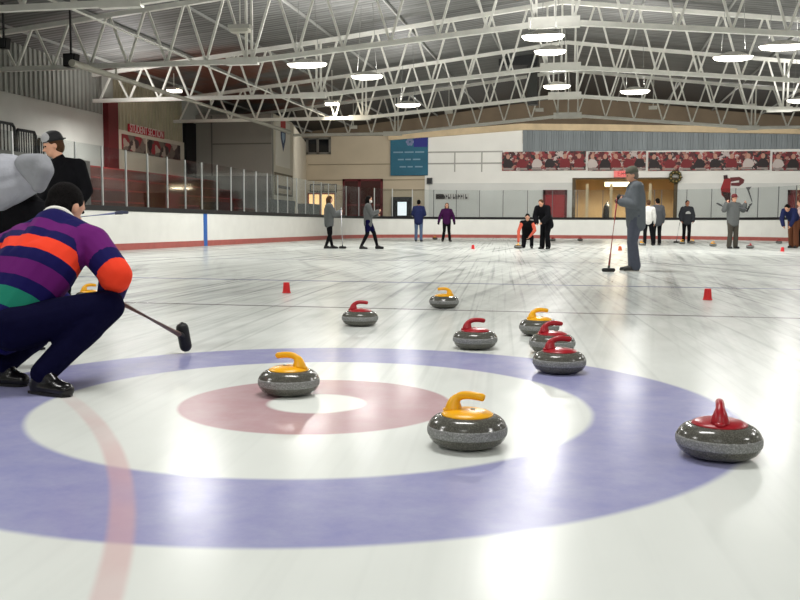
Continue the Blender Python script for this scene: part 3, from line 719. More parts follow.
# teal banner
o, (X0, X1, Z0, Z1) = panel('hanging_banner', (390.5, 135, 428, 175.5), mat('teal_banner', (34, 98, 122), .6, 0, .12, 1.5), 'tall teal banner with a blue top corner on the end wall', 'banner', YE-.14, .14)
b = MB(); b.box(X0+(X1-X0)*.62, X1-.03, YE-.178, YE-.17, Z1-(Z1-Z0)*.3, Z1-.03); b.build('blue_corner', mat('navy_patch', (36, 40, 128), .6), o, loc=o.location)
b = MB(); cx = X0+(X1-X0)*.52; cz = Z1-(Z1-Z0)*.17
for k in range(6):
    a = k*PI/3; b.prism([(.12*math.cos(q), .12*math.sin(q)) for q in np.linspace(0, 2*PI, 9)[:-1]], ((1,0,0), (0,0,1), (0,-1,0)), (cx+.17*math.cos(a), YE-.179, cz+.17*math.sin(a)), .008)
b.build('flower_emblem', mat('pale_emblem', (130, 140, 176), .6), o, loc=o.location)
b = MB()
for zz, segs in ((.56, ((.08, .34), (.38, .62), (.66, .9))), (.38, ((.2, .36), (.40, .55), (.6, .8))), (.2, ((.25, .42), (.46, .6), (.66, .86)))):
    for a, c in segs: b.box(X0+(X1-X0)*a, X0+(X1-X0)*c, YE-.178, YE-.17, Z0+(Z1-Z0)*zz, Z0+(Z1-Z0)*zz+.09)
b.build('faint_lettering', mat('pale_teal_print', (126, 158, 176), .6), o, loc=o.location)
# dark text sign on the white wall
o, (X0, X1, Z0, Z1) = panel('wall_sign', (435.5, 193.5, 469.5, 199.8), mat('sign_white', (206, 204, 198), .6), 'small sign with blurred dark lettering on the white end wall', 'sign', YE-.13)
b = MB(); x = X0+.05; random.seed(3)
while x < X1-.2:
    wd = random.uniform(.08, .16); b.box(x, x+wd*.35, YE-.168, YE-.16, Z0+.06, Z1-.06); b.box(x, x+wd, YE-.168, YE-.16, Z0+random.choice((.06, .18)), Z0+random.choice((.2, .3))); x += wd+.04
b.box(X0+.03, X0+.55, YE-.168, YE-.16, Z0+.05, Z1-.04)
b.build('dark_lettering', mat('sign_dark', (66, 60, 60), .6), o, loc=o.location)
# loudspeaker box on white wall
X0, X1, Z0, Z1 = rect(427.5, 178, 432.5, 184, Y=YE-.08); t = thing('wall_loudspeaker', 'small dark box loudspeaker on the white wall beside the teal banner', 'speaker', (X0, YE-.08, Z0))
b = MB(); b.box(X0, X1, YE-.4, YE-.12, Z0, Z1); b.build('cabinet', DARK, t); b = MB(); b.box(X0+.05, X1-.05, YE-.42, YE-.4, Z0+.05, Z1-.05); b.build('grille', BLACK, t)
# frame box sign over the lit window
o, (X0, X1, Z0, Z1) = panel('menu_board', (310, 184, 337, 192.5), mat('menu_beige', (170, 158, 134), .6), 'dark framed beige board above the lit window', 'board', YE-.02)
b = MB()
for q in ((X0, X1, Z0, Z0+.09), (X0, X1, Z1-.09, Z1), (X0, X0+.09, Z0, Z1), (X1-.09, X1, Z0, Z1), ((X0+X1)/2-.04, (X0+X1)/2+.04, Z0, Z1)): b.box(q[0], q[1], YE-.08, YE-.05, q[2], q[3])
b.build('frame', mat('dark_olive_frame', (70, 66, 56), .6), o, loc=o.location)
# lit exit sign
X0, X1, Z0, Z1 = rect(614, 170.8, 633, 177, Y=YE-.3)
t = thing('exit_sign', 'glowing red EXIT sign above the open room beside the tall man', 'sign', ((X0+X1)/2, YE-.3, Z0))
b = MB(); b.box(X0, X1, YE-.34, YE-.1, Z0, Z1); b.build('case', mat('exit_case', (226, 120, 116), .5, emit=.3), t)
b = text_mb('EXIT', (Z1-Z0)*.95, ((X0+X1)/2, YE-.35, (Z0+Z1)/2), (1, 0, 0), (0, 0, 1)); b.build('lettering', mat('exit_red', (200, 40, 44), .5, emit=.3), t)
# wreath
c = at(675.5, 176.8, 1, YE-.36); r = .31
t = thing('wreath', 'round green wreath with pale ornaments at the corner of the open room', 'wreath', c)
b = MB(); rnd = random.Random(5)
for k in range(150):
    a = rnd.uniform(0, 2*PI); q = rnd.uniform(0, 2*PI); rr = r+.1*math.cos(q); p = Vector((c.x+rr*math.cos(a), c.y-.02+.08*math.sin(q), c.z+rr*math.sin(a)))
    b.bar(p, p+Vector((rnd.uniform(-.1, .1), rnd.uniform(-.06, .04), rnd.uniform(-.1, .1))), .04, .02)
b.tube([(c.x+r*math.cos(a), c.y, c.z+r*math.sin(a)) for a in np.linspace(0, 2*PI, 25)], .1, 8, False); b.build('foliage', mat('wreath_green', (70, 68, 38), .8, 0, .3, 8), t)
b = MB()
for k in range(9): b.ell((c.x+r*math.cos(k*.7), c.y-.11, c.z+r*math.sin(k*.7)), .05, .05, .05, nu=8, nv=6)
b.build('ornaments', mat('ornament', (178, 150, 96), .4), t)
b = MB(); b.bar((c.x, c.y+.02, c.z+.3), (c.x, c.y+.02, c.z+.45), .03, .02); b.bar((c.x, c.y+.02, c.z+.36), (c.x, YE-.082, c.z+.36), .03, .03); b.build('hook', DARK, t)
# hockey player wall decal with stick
def decal():
    o0 = at(720, 208, 1, YE-.13); k = 1/(F_PX/63.2)   # m per px there
    ax = ((1, 0, 0), (0, 0, 1), (0, -1, 0))
    t = thing('wall_decal', 'painted red hockey player figure swinging a stick on the white end wall', 'decal', o0)
    P = lambda pts: [((x-720)*k, (208-y)*k) for x, y in pts]
    org = (o0.x, YE-.125, o0.z)
    b = MB(); b.prism(P([(723, 180), (729, 181), (728.5, 190), (729, 200), (728.5, 206), (726, 207), (725, 200), (721, 196), (720, 190), (722, 184)]), ax, org, .012); b.build('torso', mat('decal_red', (150, 34, 36), .6), t)
    b = MB(); b.prism(P([(722, 178), (725.5, 177.5), (726, 181), (722.5, 181.5)]), ax, org, .016); b.build('helmet', mat('decal_dark', (54, 24, 26), .6), t)
    b = MB(); b.prism(P([(728, 180), (736, 179.5), (740.5, 182), (740, 185), (736, 188), (729, 187.5), (729, 185), (736, 184.5), (736, 182.5), (728.5, 184)]), ax, org, .014); b.build('arms', mat('decal_maroon', (104, 44, 46), .6), t)
    b = MB(); b.prism(P([(721, 193), (729, 194), (728.7, 202), (725, 202)]), ax, org, .016); b.build('shorts', mat('decal_dark', (54, 24, 26), .6), t)
    b = MB(); b.prism(P([(742, 189), (747, 188.5), (745, 191.5), (748.3, 202), (747.6, 202.4), (743.6, 192)]), ax, org, .012); b.prism(P([(745, 205), (748.5, 203), (747.5, 205.5), (746, 206.5)]), ax, org, .012)
    b.prism(P([(717, 203), (720, 204), (724, 207), (724, 208), (719, 205.5), (716.5, 204)]), ax, org, .012); b.build('stick_and_skates', mat('decal_grey', (96, 96, 98), .6), t)
decal()
# left wall: STUDENT SECTION banner and two collages
def lpanel(name, ya, yb, za, zb, m, label, cat, X=XL+.125):
    b = MB(); b.box(X, X+.03, ya, yb, za, zb); return tag(b.build(name, m, loc=(X, (ya+yb)/2, za)), label, cat)
a, c = at(128, 128, 0, XL+.14), at(164, 137, 0, XL+.14)
za, zb = at(146, 135.2, 0, XL+.14).z-.05, at(146, 127.6, 0, XL+.14).z
o = lpanel('section_banner', a.y, c.y, za+.05, zb, mat('banner_red', (176, 26, 46), .6), 'red banner with white STUDENT SECTION lettering on the left wall', 'banner')
b = text_mb('STUDENT SECTION', .50, (XL+.165, (a.y+c.y)/2, (za+zb)/2+.02), (0, 1, 0), (0, 0, 1)); b.build('lettering', mat('banner_white', (226, 210, 206), .6), o, loc=o.location)
me = o.children[0].data; ys = [v.co.y for v in me.vertices]; k = (c.y-a.y)*.92/(max(ys)-min(ys)); mid = (max(ys)+min(ys))/2
for v in me.vertices: v.co.y = (v.co.y-mid)*k
cc = collage_mat('crowd_photo_print', 2.6, [(130, 30, 40), (60, 44, 44), (110, 96, 88), (40, 30, 32), (168, 150, 138), (150, 40, 50), (80, 66, 62)])
a, m_, c = at(122, 140, 0, XL+.14), at(146.5, 145, 0, XL+.14), at(180, 150, 0, XL+.14)
z1_, z0_ = at(122, 131, 0, XL+.14).z-.12, at(122, 150, 0, XL+.14).z
lpanel('photo_collage', a.y, m_.y-.1, z0_, z1_, cc, 'crowd photo collage under the section banner, nearer one', 'poster')
lpanel('photo_collage', m_.y+.1, c.y, z0_-.05, z1_-.02, cc, 'crowd photo collage under the section banner, next to the black column', 'poster')
# crest banner and framed picture on the slanted wall
Kd = (Vector((K1[0]-K0[0], K1[1]-K0[1], 0))).normalized(); Kn = Vector((-Kd.y, Kd.x, 0)); Kn = Kn if Kn.x > 0 else -Kn; KL = (Vector(K1)-Vector(K0)).length
def kslab(name, u0, u1, y0, y1, off, th, m, parent=None):
    q = Vector((*K0, 0))+Kd*KL*(u0+u1)/2; z1 = at(282, y0, 1, q.y).z; z0 = at(282, y1, 1, q.y).z
    b = MB(); b.prism([(KL*u0, z0), (KL*u1, z0), (KL*u1, z1), (KL*u0, z1)], (Kd, (0, 0, 1), Kn), Vector((*K0, 0))+Kn*off, th)
    o = b.build(name, m, parent, loc=(parent.location if parent else (q.x, q.y, z0))); return o, q, (z0+z1)/2
o, q, zc = kslab('crest_banner', .10, .86, 121, 167, .002, .02, mat('white_cloth_banner', (226, 220, 208), .7))
tag(o, 'tall white banner with a red and blue crest in the far left corner', 'banner')
zc = at(282, 134, 1, q.y).z; ax = (Kd, (0, 0, 1), Kn); org = Vector((q.x, q.y, zc))+Kn*.024
b = MB(); b.prism([(-.55, .25), (.55, .25), (.55, .75), (0, .9), (-.55, .75)], ax, org, .01); b.build('crest_top', mat('crest_red', (180, 50, 48), .6), o, loc=o.location)
b = MB(); b.prism([(-.55, .2), (-.5, -.3), (0, -.95), (.5, -.3), (.55, .2)], ax, org, .01); b.build('crest_bottom', mat('crest_blue', (52, 62, 96), .6), o, loc=o.location)
b = MB(); b.prism([(-.3, .05), (.3, .05), (.3, -.2), (0, -.5), (-.3, -.2)], ax, org+Kn*.011, .008); b.build('crest_inset', mat('crest_pale', (150, 170, 190), .6), o, loc=o.location)
o, q, zc = kslab('framed_picture', .02, .98, 174, 196, .002, .05, mat('picture_frame', (112, 100, 80), .6))
tag(o, 'tan framed picture below the crest banner behind the glass', 'picture')
kslab('print', .08, .92, 176, 194, .053, .012, mat('picture_tan', (186, 170, 146), .6), o)
kslab('dark_print', .14, .8, 186, 189, .066, .012, mat('picture_dark', (70, 58, 50), .6), o)

# ------------------------------------------------------------------ curling stones
def granite(name, rgb, rough):
    m = bpy.data.materials.new(name); m.use_nodes = True; nt = m.node_tree; L = nt.links.new; b = nt.nodes['Principled BSDF']
    tc = nt.nodes.new('ShaderNodeTexCoord'); v = nt.nodes.new('ShaderNodeTexVoronoi'); v.inputs['Scale'].default_value = 260; L(tc.outputs['Object'], v.inputs['Vector'])
    sp = nt.nodes.new('ShaderNodeSeparateColor'); L(v.outputs['Color'], sp.inputs[0])
    r = nt.nodes.new('ShaderNodeValToRGB'); c = lin(rgb); e = r.color_ramp.elements
    e[0].position = 0; e[0].color = (*[x*.7 for x in c], 1); e[1].position = 1; e[1].color = (*[min(1, x*1.5) for x in c], 1); k = e.new(.6); k.color = (*c, 1)
    L(sp.outputs[0], r.inputs[0]); L(r.outputs[0], b.inputs['Base Color']); b.inputs['Roughness'].default_value = rough; b.inputs['Specular IOR Level'].default_value = .5
    return m
GR = granite('polished_granite', (84, 83, 76), .16); GB = granite('rough_striking_band', (128, 129, 127), .65)
YEL = mat('yellow_handle_plastic', (240, 174, 16), .3); REDH = mat('red_handle_plastic', (158, 22, 34), .3)
BOLT = mat('steel_bolt', (170, 165, 150), .3, .8)
def build_stone(color):
    t = thing('curling_stone', 'x', 'curling stone', (0, 0, 0), 'curling stones')
    prof = [(.0, .002), (.064, .002), (.068, 0), (.078, .0006), (.098, .0045), (.116, .0115), (.129, .0205), (.138, .032), (.1425, .0435), (.143, .045)]
    up = [(.1450, .0475), (.1462, .054), (.1465, .061), (.1462, .069), (.1448, .0755)]
    top = [(.1425, .078), (.139, .087), (.132, .097), (.121, .1065), (.108, .113), (.09, .117), (.0, .118)]
    b = MB(); b.lathe(prof+up[:1], n=56); b.lathe([up[-1]]+top, n=56); b.build('granite_body', GR, t, smooth=True)
    b = MB(); b.lathe([(.13, .0448), (.1432, .0448)]+up+[(.1428, .0782), (.13, .0782)], n=56); b.build('striking_band', GB, t, smooth=True)
    m = YEL if color == 'y' else REDH
    b = MB(); b.lathe([(.0, .115), (.092, .114), (.095, .117), (.092, .121), (.078, .128), (.055, .134), (.0, .138)], n=48); b.build('cap_plate', m, t, smooth=True)
    # gooseneck handle: rises at -x, grip runs to +x
    pts = []; rad = []
    for u in np.linspace(0, 1, 18):
        # bezier through foot, neck, grip
        P = [Vector((-.052, 0, .118)), Vector((-.056, 0, .178)), Vector((-.035, 0, .198)), Vector((.056, 0, .182))]
        q = P[0]*(1-u)**3+P[1]*3*u*(1-u)**2+P[2]*3*u*u*(1-u)+P[3]*u**3; pts.append(q); rad.append(.0165-.002*u if u > .45 else .036-.0435*u)
    pts.append(pts[-1]+Vector((.008, 0, -.002))); rad.append(.010)
    h = MB(); h.tube(pts, rad, 14)
    h.ell((-.058, 0, .128), .036, .024, .013, nu=16, nv=8)
    hd = h.build('handle', m, t, smooth=True)
    b = MB(); b.lathe([(.0, .134), (.009, .134), (.009, .1395), (.0, .1395)], (.02, 0, 0), 10); b.build('bolt', BOLT, t, smooth=True)
    return t
protos = {}
def copy_tree(o, parent=None):
    c = o.copy(); COL.objects.link(c); c.parent = parent
    for ch in list(o.children): copy_tree(ch, c)
    return c
def stone(color, px, py, wpx, ang, label, group='curling stones on the near sheet'):
    """px, py: where its lower rim meets the ice; ang: direction of the grip in world degrees"""
    g = at(px, py, 2, 0); d = Vector((g.x, g.y, 0)).normalized(); loc = g+d*.080
    if color not in protos: protos[color] = s = build_stone(color)
    else: s = copy_tree(protos[color])
    s.location = (loc.x, loc.y, 0); s.rotation_euler = (0, 0, math.radians(ang)); s['label'] = label; s['group'] = group
    return s
RA = math.degrees(YAW)   # image right, in world degrees
stone('y', 289, 397, 58, RA+180-14, 'yellow-handled curling stone on the red inner ring')
stone('y', 467, 451, 77, RA-20, 'large yellow-handled curling stone between the red ring and the near blue ring')
stone('r', 718, 462, 84, RA+72, 'red-handled curling stone nearest the camera on the right edge of the blue ring')
stone('r', 559, 374.5, 52, RA+3, 'red-handled curling stone in front of the cluster of three on the far blue ring')
stone('r', 552, 354, 44, RA+6, 'red-handled curling stone in the middle of the cluster of three')
stone('y', 539, 336.5, 38, RA+4, 'yellow-handled curling stone at the back of the cluster of three')
stone('r', 475, 350, 42, RA+5, 'red-handled curling stone just behind the far blue ring, left of the cluster')
stone('r', 360, 326.5, 34, RA+3, 'red-handled curling stone near the thin dark line, leftmost red one')
stone('y', 444, 308.5, 28, RA+180, 'small yellow-handled curling stone standing on the thin dark line')
stone('y', 90, 304, 20, RA+30, 'yellow-handled curling stone glimpsed under the arm of the crouching player')
for px, py, c, a, lb in ((435, 239.5, 'y', 20, 'far yellow-handled stone by the far boards between two players'), (553, 241, 'r', 0, 'far stone near the boards right of the bent player in black'),
        (580, 241, 'r', 200, 'far stone near the boards below the red door'), (682, 244, 'y', 0, 'far stone at the left of the pair before the dark hooded player'), (692, 243.5, 'y', 160, 'far yellow stone at the right of the pair before the dark hooded player'),
        (713, 246.5, 'y', 0, 'far yellow-handled stone between the hooded player and the grey sweater player'), (750, 248.5, 'r', 90, 'far red-handled stone right of the grey sweater player'), (779, 243.5, 'r', 0, 'far stone left of the bent player at the right edge'),
        (797, 246, 'y', 30, 'far stone at the right edge of the photo'), (518, 248.5, 'y', 90, 'far stone under the hand of the kneeling player'), (642, 245.5, 'y', 0, 'far stone partly behind the tall man in grey')):
    stone(c, px, py, 12, RA+a, lb, 'stones at the far end of the ice')

# red cups and far markers
def cup(px, py, r, h, label, m=RED, group='small red markers'):
    g = at(px, py, 2, 0); t = thing('marker_cup', label, 'cup', (g.x, g.y, 0), group)
    b = MB(); b.lathe([(r, 0), (r*1.02, .008), (r*.95, h*.12), (r*.74, h*.96), (r*.7, h), (.0, h)], (g.x, g.y, 0), 24); b.build('body', m, t, smooth=False)
    b = MB(); b.lathe([(r*1.0, 0), (r*1.12, .006), (r*1.0, .016)], (g.x, g.y, 0), 24); b.build('rim', m, t)
cup(286.5, 293, .048, .125, 'upside-down red cup on the ice left of the red-handled stones')
cup(707.5, 300, .048, .125, 'upside-down red cup on the ice at the right behind the blue ring')
cup(473, 249, .06, .14, 'tiny far red marker on the ice right of the purple jacket player')
cup(620, 250.5, .065, .14, 'tiny far orange marker between the broom and the tall man', mat('orange_plastic', (206, 96, 50), .5))
cup(782.5, 251.5, .06, .14, 'tiny far red marker at the right before the bent player')
# ------------------------------------------------------------------ people
def V3(*a): return Vector(a)
class Pose:
    """joints in metres; x to the person's right, y forward, z up, for a 1.75 m person"""
    def __init__(s, **k):
        s.j = dict(hipL=(-.095, 0, .93), hipR=(.095, 0, .93), kneeL=(-.105, .03, .50), kneeR=(.105, .03, .50), ankL=(-.11, -.01, .09), ankR=(.11, -.01, .09),
                   toeL=(-.13, .16, .03), toeR=(.13, .16, .03), chest=(0, 0, 1.28), neck=(0, .0, 1.47), head=(0, .03, 1.63),
                   shL=(-.175, 0, 1.41), shR=(.175, 0, 1.41), elL=(-.23, -.03, 1.13), elR=(.23, -.03, 1.13), wrL=(-.24, .06, .88), wrR=(.24, .06, .88))
        s.j.update(k); s.j = {a: Vector(b) for a, b in s.j.items()}
def bones(b, W, names, infl, S):
    """limbs and trunk as overlapping tapered capsules"""
    R = dict(hip=.088, knee=.056, ank=.040, sh=.052, el=.040, wr=.027)
    g = lambda n: W[n]
    for s in 'LR':
        if 'leg' in names:
            b.cap(g('hip'+s), g('knee'+s), (R['hip']+infl)*S, (R['knee']+infl)*S); b.cap(g('knee'+s), g('ank'+s), (R['knee']+infl)*S, (R['ank']+infl*names.get('cuff', 1))*S)
            mid = g('knee'+s).lerp(g('ank'+s), .3); back = (g('knee'+s)-g('toe'+s)); b.cap(mid, g('knee'+s).lerp(g('ank'+s), .5), (.054+infl)*S, (.048+infl)*S)
        if 'arm' in names:
            b.cap(g('sh'+s), g('el'+s), (R['sh']+infl)*S, (R['el']+infl)*S); b.cap(g('el'+s), g('wr'+s), (R['el']+infl)*S, (R['wr']+infl)*S)
    hc = (g('hipL')+g('hipR'))/2; lat = (g('hipR')-g('hipL')).normalized()
    if 'pelvis' in names:
        b.cap(hc-lat*.06*S, hc+lat*.06*S, (.108+infl)*S, (.108+infl)*S); up = (g('chest')-hc).normalized(); b.cap(hc-lat*.05*S, hc-lat*.05*S+up*.10*S, (.10+infl)*S, (.095+infl)*S); b.cap(hc+lat*.05*S, hc+lat*.05*S+up*.10*S, (.10+infl)*S, (.095+infl)*S)
    if 'trunk' in names:
        sl = (g('shR')-g('shL')).normalized(); low = names.get('hem', .0)
        for k in (-1, 1):
            p0 = hc+lat*k*.055*S-(g('chest')-hc).normalized()*low*S
            p1 = g('chest')+sl*k*.065*S; p2 = (g('shR') if k > 0 else g('shL'))*.55+g('neck')*.45-(g('neck')-g('chest')).normalized()*.045*S
            if k > 0: b.cap(hc-(g('chest')-hc).normalized()*low*S, g('chest'), (.10+infl)*S, (.112+infl)*S); b.cap(g('chest'), g('neck')-(g('neck')-g('chest')).normalized()*.06*S, (.112+infl)*S, (.075+infl)*S)
            b.cap(p0, p1, (.098+infl)*S, (.108+infl)*S); b.cap(p1, p2, (.108+infl)*S, (.072+infl)*S)
            b.cap(p2, g('shR') if k > 0 else g('shL'), (.066+infl)*S, (.054+infl)*S)
            b.cap(g('neck')-(g('neck')-g('chest')).normalized()*.03*S, g('shR') if k > 0 else g('shL'), (.05+infl)*S, (.045+infl)*S)
def hand(b, wr, el, S, curl=.5, palm_n=None, grip=None):
    d = (wr-el).normalized() if grip is None else (grip-wr).normalized()
    n = palm_n if palm_n is not None else Vector((0, 0, -1)); n = (n-d*n.dot(d)); n = n.normalized() if n.length > 1e-3 else orth(d)[0]
    a = d.cross(n)
    for k in (-1.5, -.5, .5, 1.5): b.cap(wr+a*k*.008*S, wr+d*.085*S+a*k*.020*S, .016*S, .013*S, 8)
    for k, ln in ((-1.5, .85), (-.5, 1.0), (.5, .95), (1.5, .75)):
        p = wr+d*.085*S+a*k*.020*S; a1 = curl; a2 = curl*2.1
        q = p+(d*math.cos(a1)+n*math.sin(a1))*.042*ln*S; r_ = q+(d*math.cos(a2)+n*math.sin(a2))*.038*ln*S
        b.cap(p, q, .0095*S, .009*S, 8); b.cap(q, r_, .009*S, .0078*S, 8)
    p = wr+d*.025*S-a*.03*S; q = p+(d*.7-a*.6+n*.35).normalized()*.04*S; b.cap(p, q, .013*S, .0105*S, 8); b.cap(q, q+(d*.85-a*.1+n*.5).normalized()*.032*S, .0105*S, .0085*S, 8)
def person(label, loc, face, P, H, c, vox=.013, head_dir=None, group=None, world=None):
    """face: world angle (deg) of the person's forward direction; P pose; c clothing"""
    S = H/1.75; a = math.radians(face); fwd = Vector((math.cos(a), math.sin(a), 0)); right = Vector((math.sin(a), -math.cos(a), 0))
    if world: W = {k: Vector(v) for k, v in world.items()}
    else: W = {k: Vector((loc[0], loc[1], 0))+(right*v.x+fwd*v.y+Vector((0, 0, 1))*v.z)*S for k, v in P.j.items()}
    t = thing('person', label, 'person', (loc[0], loc[1], 0), group)
    skin = c.get('skin', SKIN)
    # head frame
    upv = (W['head']-W['neck']).normalized()
    hf = head_dir.normalized() if head_dir is not None else fwd
    upv = (upv*.55+Vector((0, 0, 1))*.45).normalized() if not world or 'hup' not in c else c['hup'].normalized()
    hf = (hf-upv*hf.dot(upv)).normalized(); hr = hf.cross(upv); h = W['head']
    b = MB()
    b.ell(h+upv*.025*S, .076*S, .094*S, .098*S, hr, hf, upv); b.ell(h-upv*.045*S+hf*.018*S, .056*S, .070*S, .072*S, hr, hf, upv)
    b.cap(h-upv*.005*S+hf*.088*S, h-upv*.028*S+hf*.106*S, .010*S, .0135*S, 8)          # nose
    b.cap(h-upv*.062*S+hf*.080*S-hr*.018*S, h-upv*.062*S+hf*.080*S+hr*.018*S, .010*S, .010*S, 8)   # lips
    b.cap(h+upv*.028*S+hf*.082*S-hr*.035*S, h+upv*.028*S+hf*.082*S+hr*.035*S, .012*S, .012*S, 8)   # brow
    for s in (-1, 1): b.ell(h+hr*s*.078*S-upv*.005*S-hf*.005*S, .012*S, .020*S, .032*S, hr, hf, upv, 10, 8)
    b.cap(h-upv*.05*S-hf*.01*S, W['neck']-(W['neck']-W['chest']).normalized()*.03*S, .052*S, .058*S)
    bones(b, W, dict(leg=1, arm=1, pelvis=1, trunk=1), 0, S)
    for s in 'LR':
        k = 1 if s == 'R' else -1
        pn = c.get('palm'+s, -right*k if not world else Vector((0, 0, -1)))
        hand(b, W['wr'+s], W['el'+s], S, c.get('curl', .45), pn, c.get('grip'+s))
        b.cap(W['ank'+s]+(W['ank'+s]-W['toe'+s])*.05-Vector((0, 0, .03*S)), W['toe'+s], .028*S, .024*S)
    b.build('body', skin, t, remesh=c.get('bvox', vox), sm_iter=2)
    for s in (-1, 1):
        e = MB(); e.ell(h+hr*s*.031*S+upv*.008*S+hf*.084*S, .012*S, .010*S, .009*S, hr, hf, upv, 10, 8); e.build('eye', EYE, t, smooth=True)
    # clothes
    if 'trousers' in c:
        g = MB(); bones(g, W, dict(leg=1, pelvis=1, cuff=c.get('cuff', 1.6)), c.get('tr_infl', .016), S); g.build('trousers', c['trousers'], t, remesh=vox)
    if 'shorts' in c:
        g = MB(); bones(g, {**W, 'kneeL': W['hipL'].lerp(W['kneeL'], .75), 'kneeR': W['hipR'].lerp(W['kneeR'], .75), 'ankL': W['hipL'].lerp(W['kneeL'], .8), 'ankR': W['hipR'].lerp(W['kneeR'], .8)}, dict(leg=1, pelvis=1), .03, S); g.build('shorts', c['shorts'], t, remesh=vox)
    if 'top' in c:
        g = MB(); bones(g, W, dict(arm=0 if c.get('vest') else 1, trunk=1, hem=c.get('hem', .02)) if not c.get('vest') else dict(trunk=1, hem=c.get('hem', .02)), c.get('infl', .024), S)
        g.cap(W['neck'], W['neck']+(W['head']-W['neck'])*.18, .066*S, .060*S)
        for s in 'LR':
            if not c.get('vest'):
                d = (W['el'+s]-W['wr'+s]).normalized(); g.cap(W['wr'+s]+d*.05*S, W['wr'+s]+d*.015*S, (.036+c.get('infl', .024)*.5)*S, .040*S)
        if c.get('hood'): g.ell(W['neck']-hf*.085*S-Vector((0, 0, .0)), .10*S, .055*S, .075*S, hr, hf, upv)
        o = g.build('top', c['top'], t, remesh=vox, sm_iter=3); o.name = c.get('topname', 'jacket')
        if 'bandfn' in c:
            at_ = o.data.attributes.new('band', 'FLOAT', 'POINT'); off = Vector(t.location)
            at_.data.foreach_set('value', [c['bandfn'](v.co+off, W) for v in o.data.vertices])
    if c.get('vest'):       # differently coloured sleeves
        for s in 'LR':
            g = MB(); g.cap(W['sh'+s], W['el'+s], .070*S, .058*S); g.cap(W['el'+s], W['wr'+s], .058*S, .046*S); g.build('sleeve', c['sleeve'], t, remesh=vox)
    for s in 'LR':
        k = W['toe'+s]-W['ank'+s]; kd = Vector((k.x, k.y, 0)); kd = kd.normalized() if kd.length > .02 else fwd
        heel = W['ank'+s]+k*-.12; zl = c.get('shoe_flat', True)
        g = MB()
        A = Vector((W['ank'+s].x, W['ank'+s].y, W['ank'+s].z))-kd*.03*S; B_ = W['toe'+s]
        lowA = Vector((A.x, A.y, B_.z+.006*S)) if zl else A+(B_-A).normalized().cross(kd.cross(Vector((0, 0, 1))))*.0-Vector((0, 0, .05*S))
        g.cap(lowA, B_, .044*S, .038*S); g.cap(lowA, B_.lerp(lowA, .25)+Vector((0, 0, .012*S)), .046*S, .034*S); g.cap(W['ank'+s], lowA, .050*S, .045*S); g.cap(W['ank'+s], B_.lerp(lowA, .5)+Vector((0, 0, .03*S)), .045*S, .034*S)
        sh = g.build('shoe', c.get('shoes', BLACK), t, remesh=max(.008, vox*.8))
        off = Vector(t.location)
        if zl:
            for v in sh.data.vertices: v.co.z = max(v.co.z, .012-0*off.z)
            fl_ = (Vector((B_.x-lowA.x, B_.y-lowA.y, 0)).length/S+.028)/.205
            ss = MB(); ss.prism([(x_*S*(fl_ if x_ > 0 else .6), y_*S*.9) for x_, y_ in ((-.07, -.035), (-.07, .035), (-.02, .040), (.10, .046), (.185, .036), (.205, 0), (.185, -.036), (.10, -.046), (-.02, -.040))],
                               (kd, Vector((0, 0, 1)).cross(kd), (0, 0, 1)), (lowA.x, lowA.y, .001), .013)
            ss.build('shoe_sole', c.get('sole', BLACK), sh)
    # hair
    hm = c.get('hair', HAIRK)
    if hm and not c.get('bald'):
        g = MB(); g.ell(h+upv*.042*S-hf*.016*S, .085*S, .098*S, .092*S, hr, hf, upv); g.ell(h-upv*.005*S-hf*.045*S, .080*S, .068*S, .085*S, hr, hf, upv)
        if c.get('long'):
            g.cap(h-hf*.06*S, h-hf*.075*S-Vector((0, 0, .20*S)), .075*S, .05*S)
            for s in (-1, 1): g.cap(h+hr*s*.065*S-hf*.02*S, h+hr*s*.075*S-Vector((0, 0, .16*S)), .035*S, .025*S)
        g.build('hair', hm, t, remesh=vox*.8)
    if 'cap' in c:
        g = MB(); n = 20
        prof = [(1.0, -.0), (1.0, .03), (.93, .06), (.78, .085), (.5, .103), (.15, .11), (0, .11)]; vs_ = []
        cb = h+upv*.045*S-hf*.01*S
        for r_, z in prof: vs_ += [cb+hr*(r_*.094*S*math.cos(2*PI*k/n))+hf*(r_*.108*S*math.sin(2*PI*k/n))+upv*z*S*1.08 for k in range(n)]
        g.add(vs_, [tuple(range(n-1, -1, -1))]+[(i*n+k, i*n+(k+1) % n, (i+1)*n+(k+1) % n, (i+1)*n+k) for i in range(len(prof)-1) for k in range(n)])
        o = g.build('cap', c['cap'], t, smooth=True)
        bd = -1 if c.get('cap_back') else 1
        g = MB(); pts = [(.085*math.cos(q), .03+(.15 if bd > 0 else .085)*math.sin(q)) for q in np.linspace(0, PI, 11)]
        g.prism([(u*S, v*S) for u, v in pts], (hr, hf*bd, upv), cb+hf*bd*.02*S+upv*.012*S, .008*S); g.build('cap_brim', c.get('brim', c['cap']), o)
        if 'cap_front' in c:
            g = MB(); g.ell(cb+hf*(.050*S)+upv*.042*S, .086*S, .065*S, .068*S, hr, hf, upv); g.build('cap_panel', c['cap_front'], o, smooth=True)
    if 'knit' in c:
        g = MB(); g.ell(h+upv*.055*S-hf*.01*S, .094*S, .106*S, .088*S, hr, hf, upv); g.build('knit_hat', c['knit'], t, smooth=True)
    if 'gloves' in c:
        for s in 'LR':
            g = MB(); d = (W['wr'+s]-W['el'+s]).normalized() if c.get('grip'+s) is None else (c['grip'+s]-W['wr'+s]).normalized()
            hand(g, W['wr'+s]-d*.02, W['el'+s], S*1.12, c.get('curl', .45), c.get('palm'+s, -right*(1 if s == 'R' else -1)), c.get('grip'+s)); g.cap(W['wr'+s]-d*.04*S, W['wr'+s]+d*.09*S, .046*S, .048*S); g.build('glove', c['gloves'], t, remesh=.009)
    return t, W, (h, hf, hr, upv)

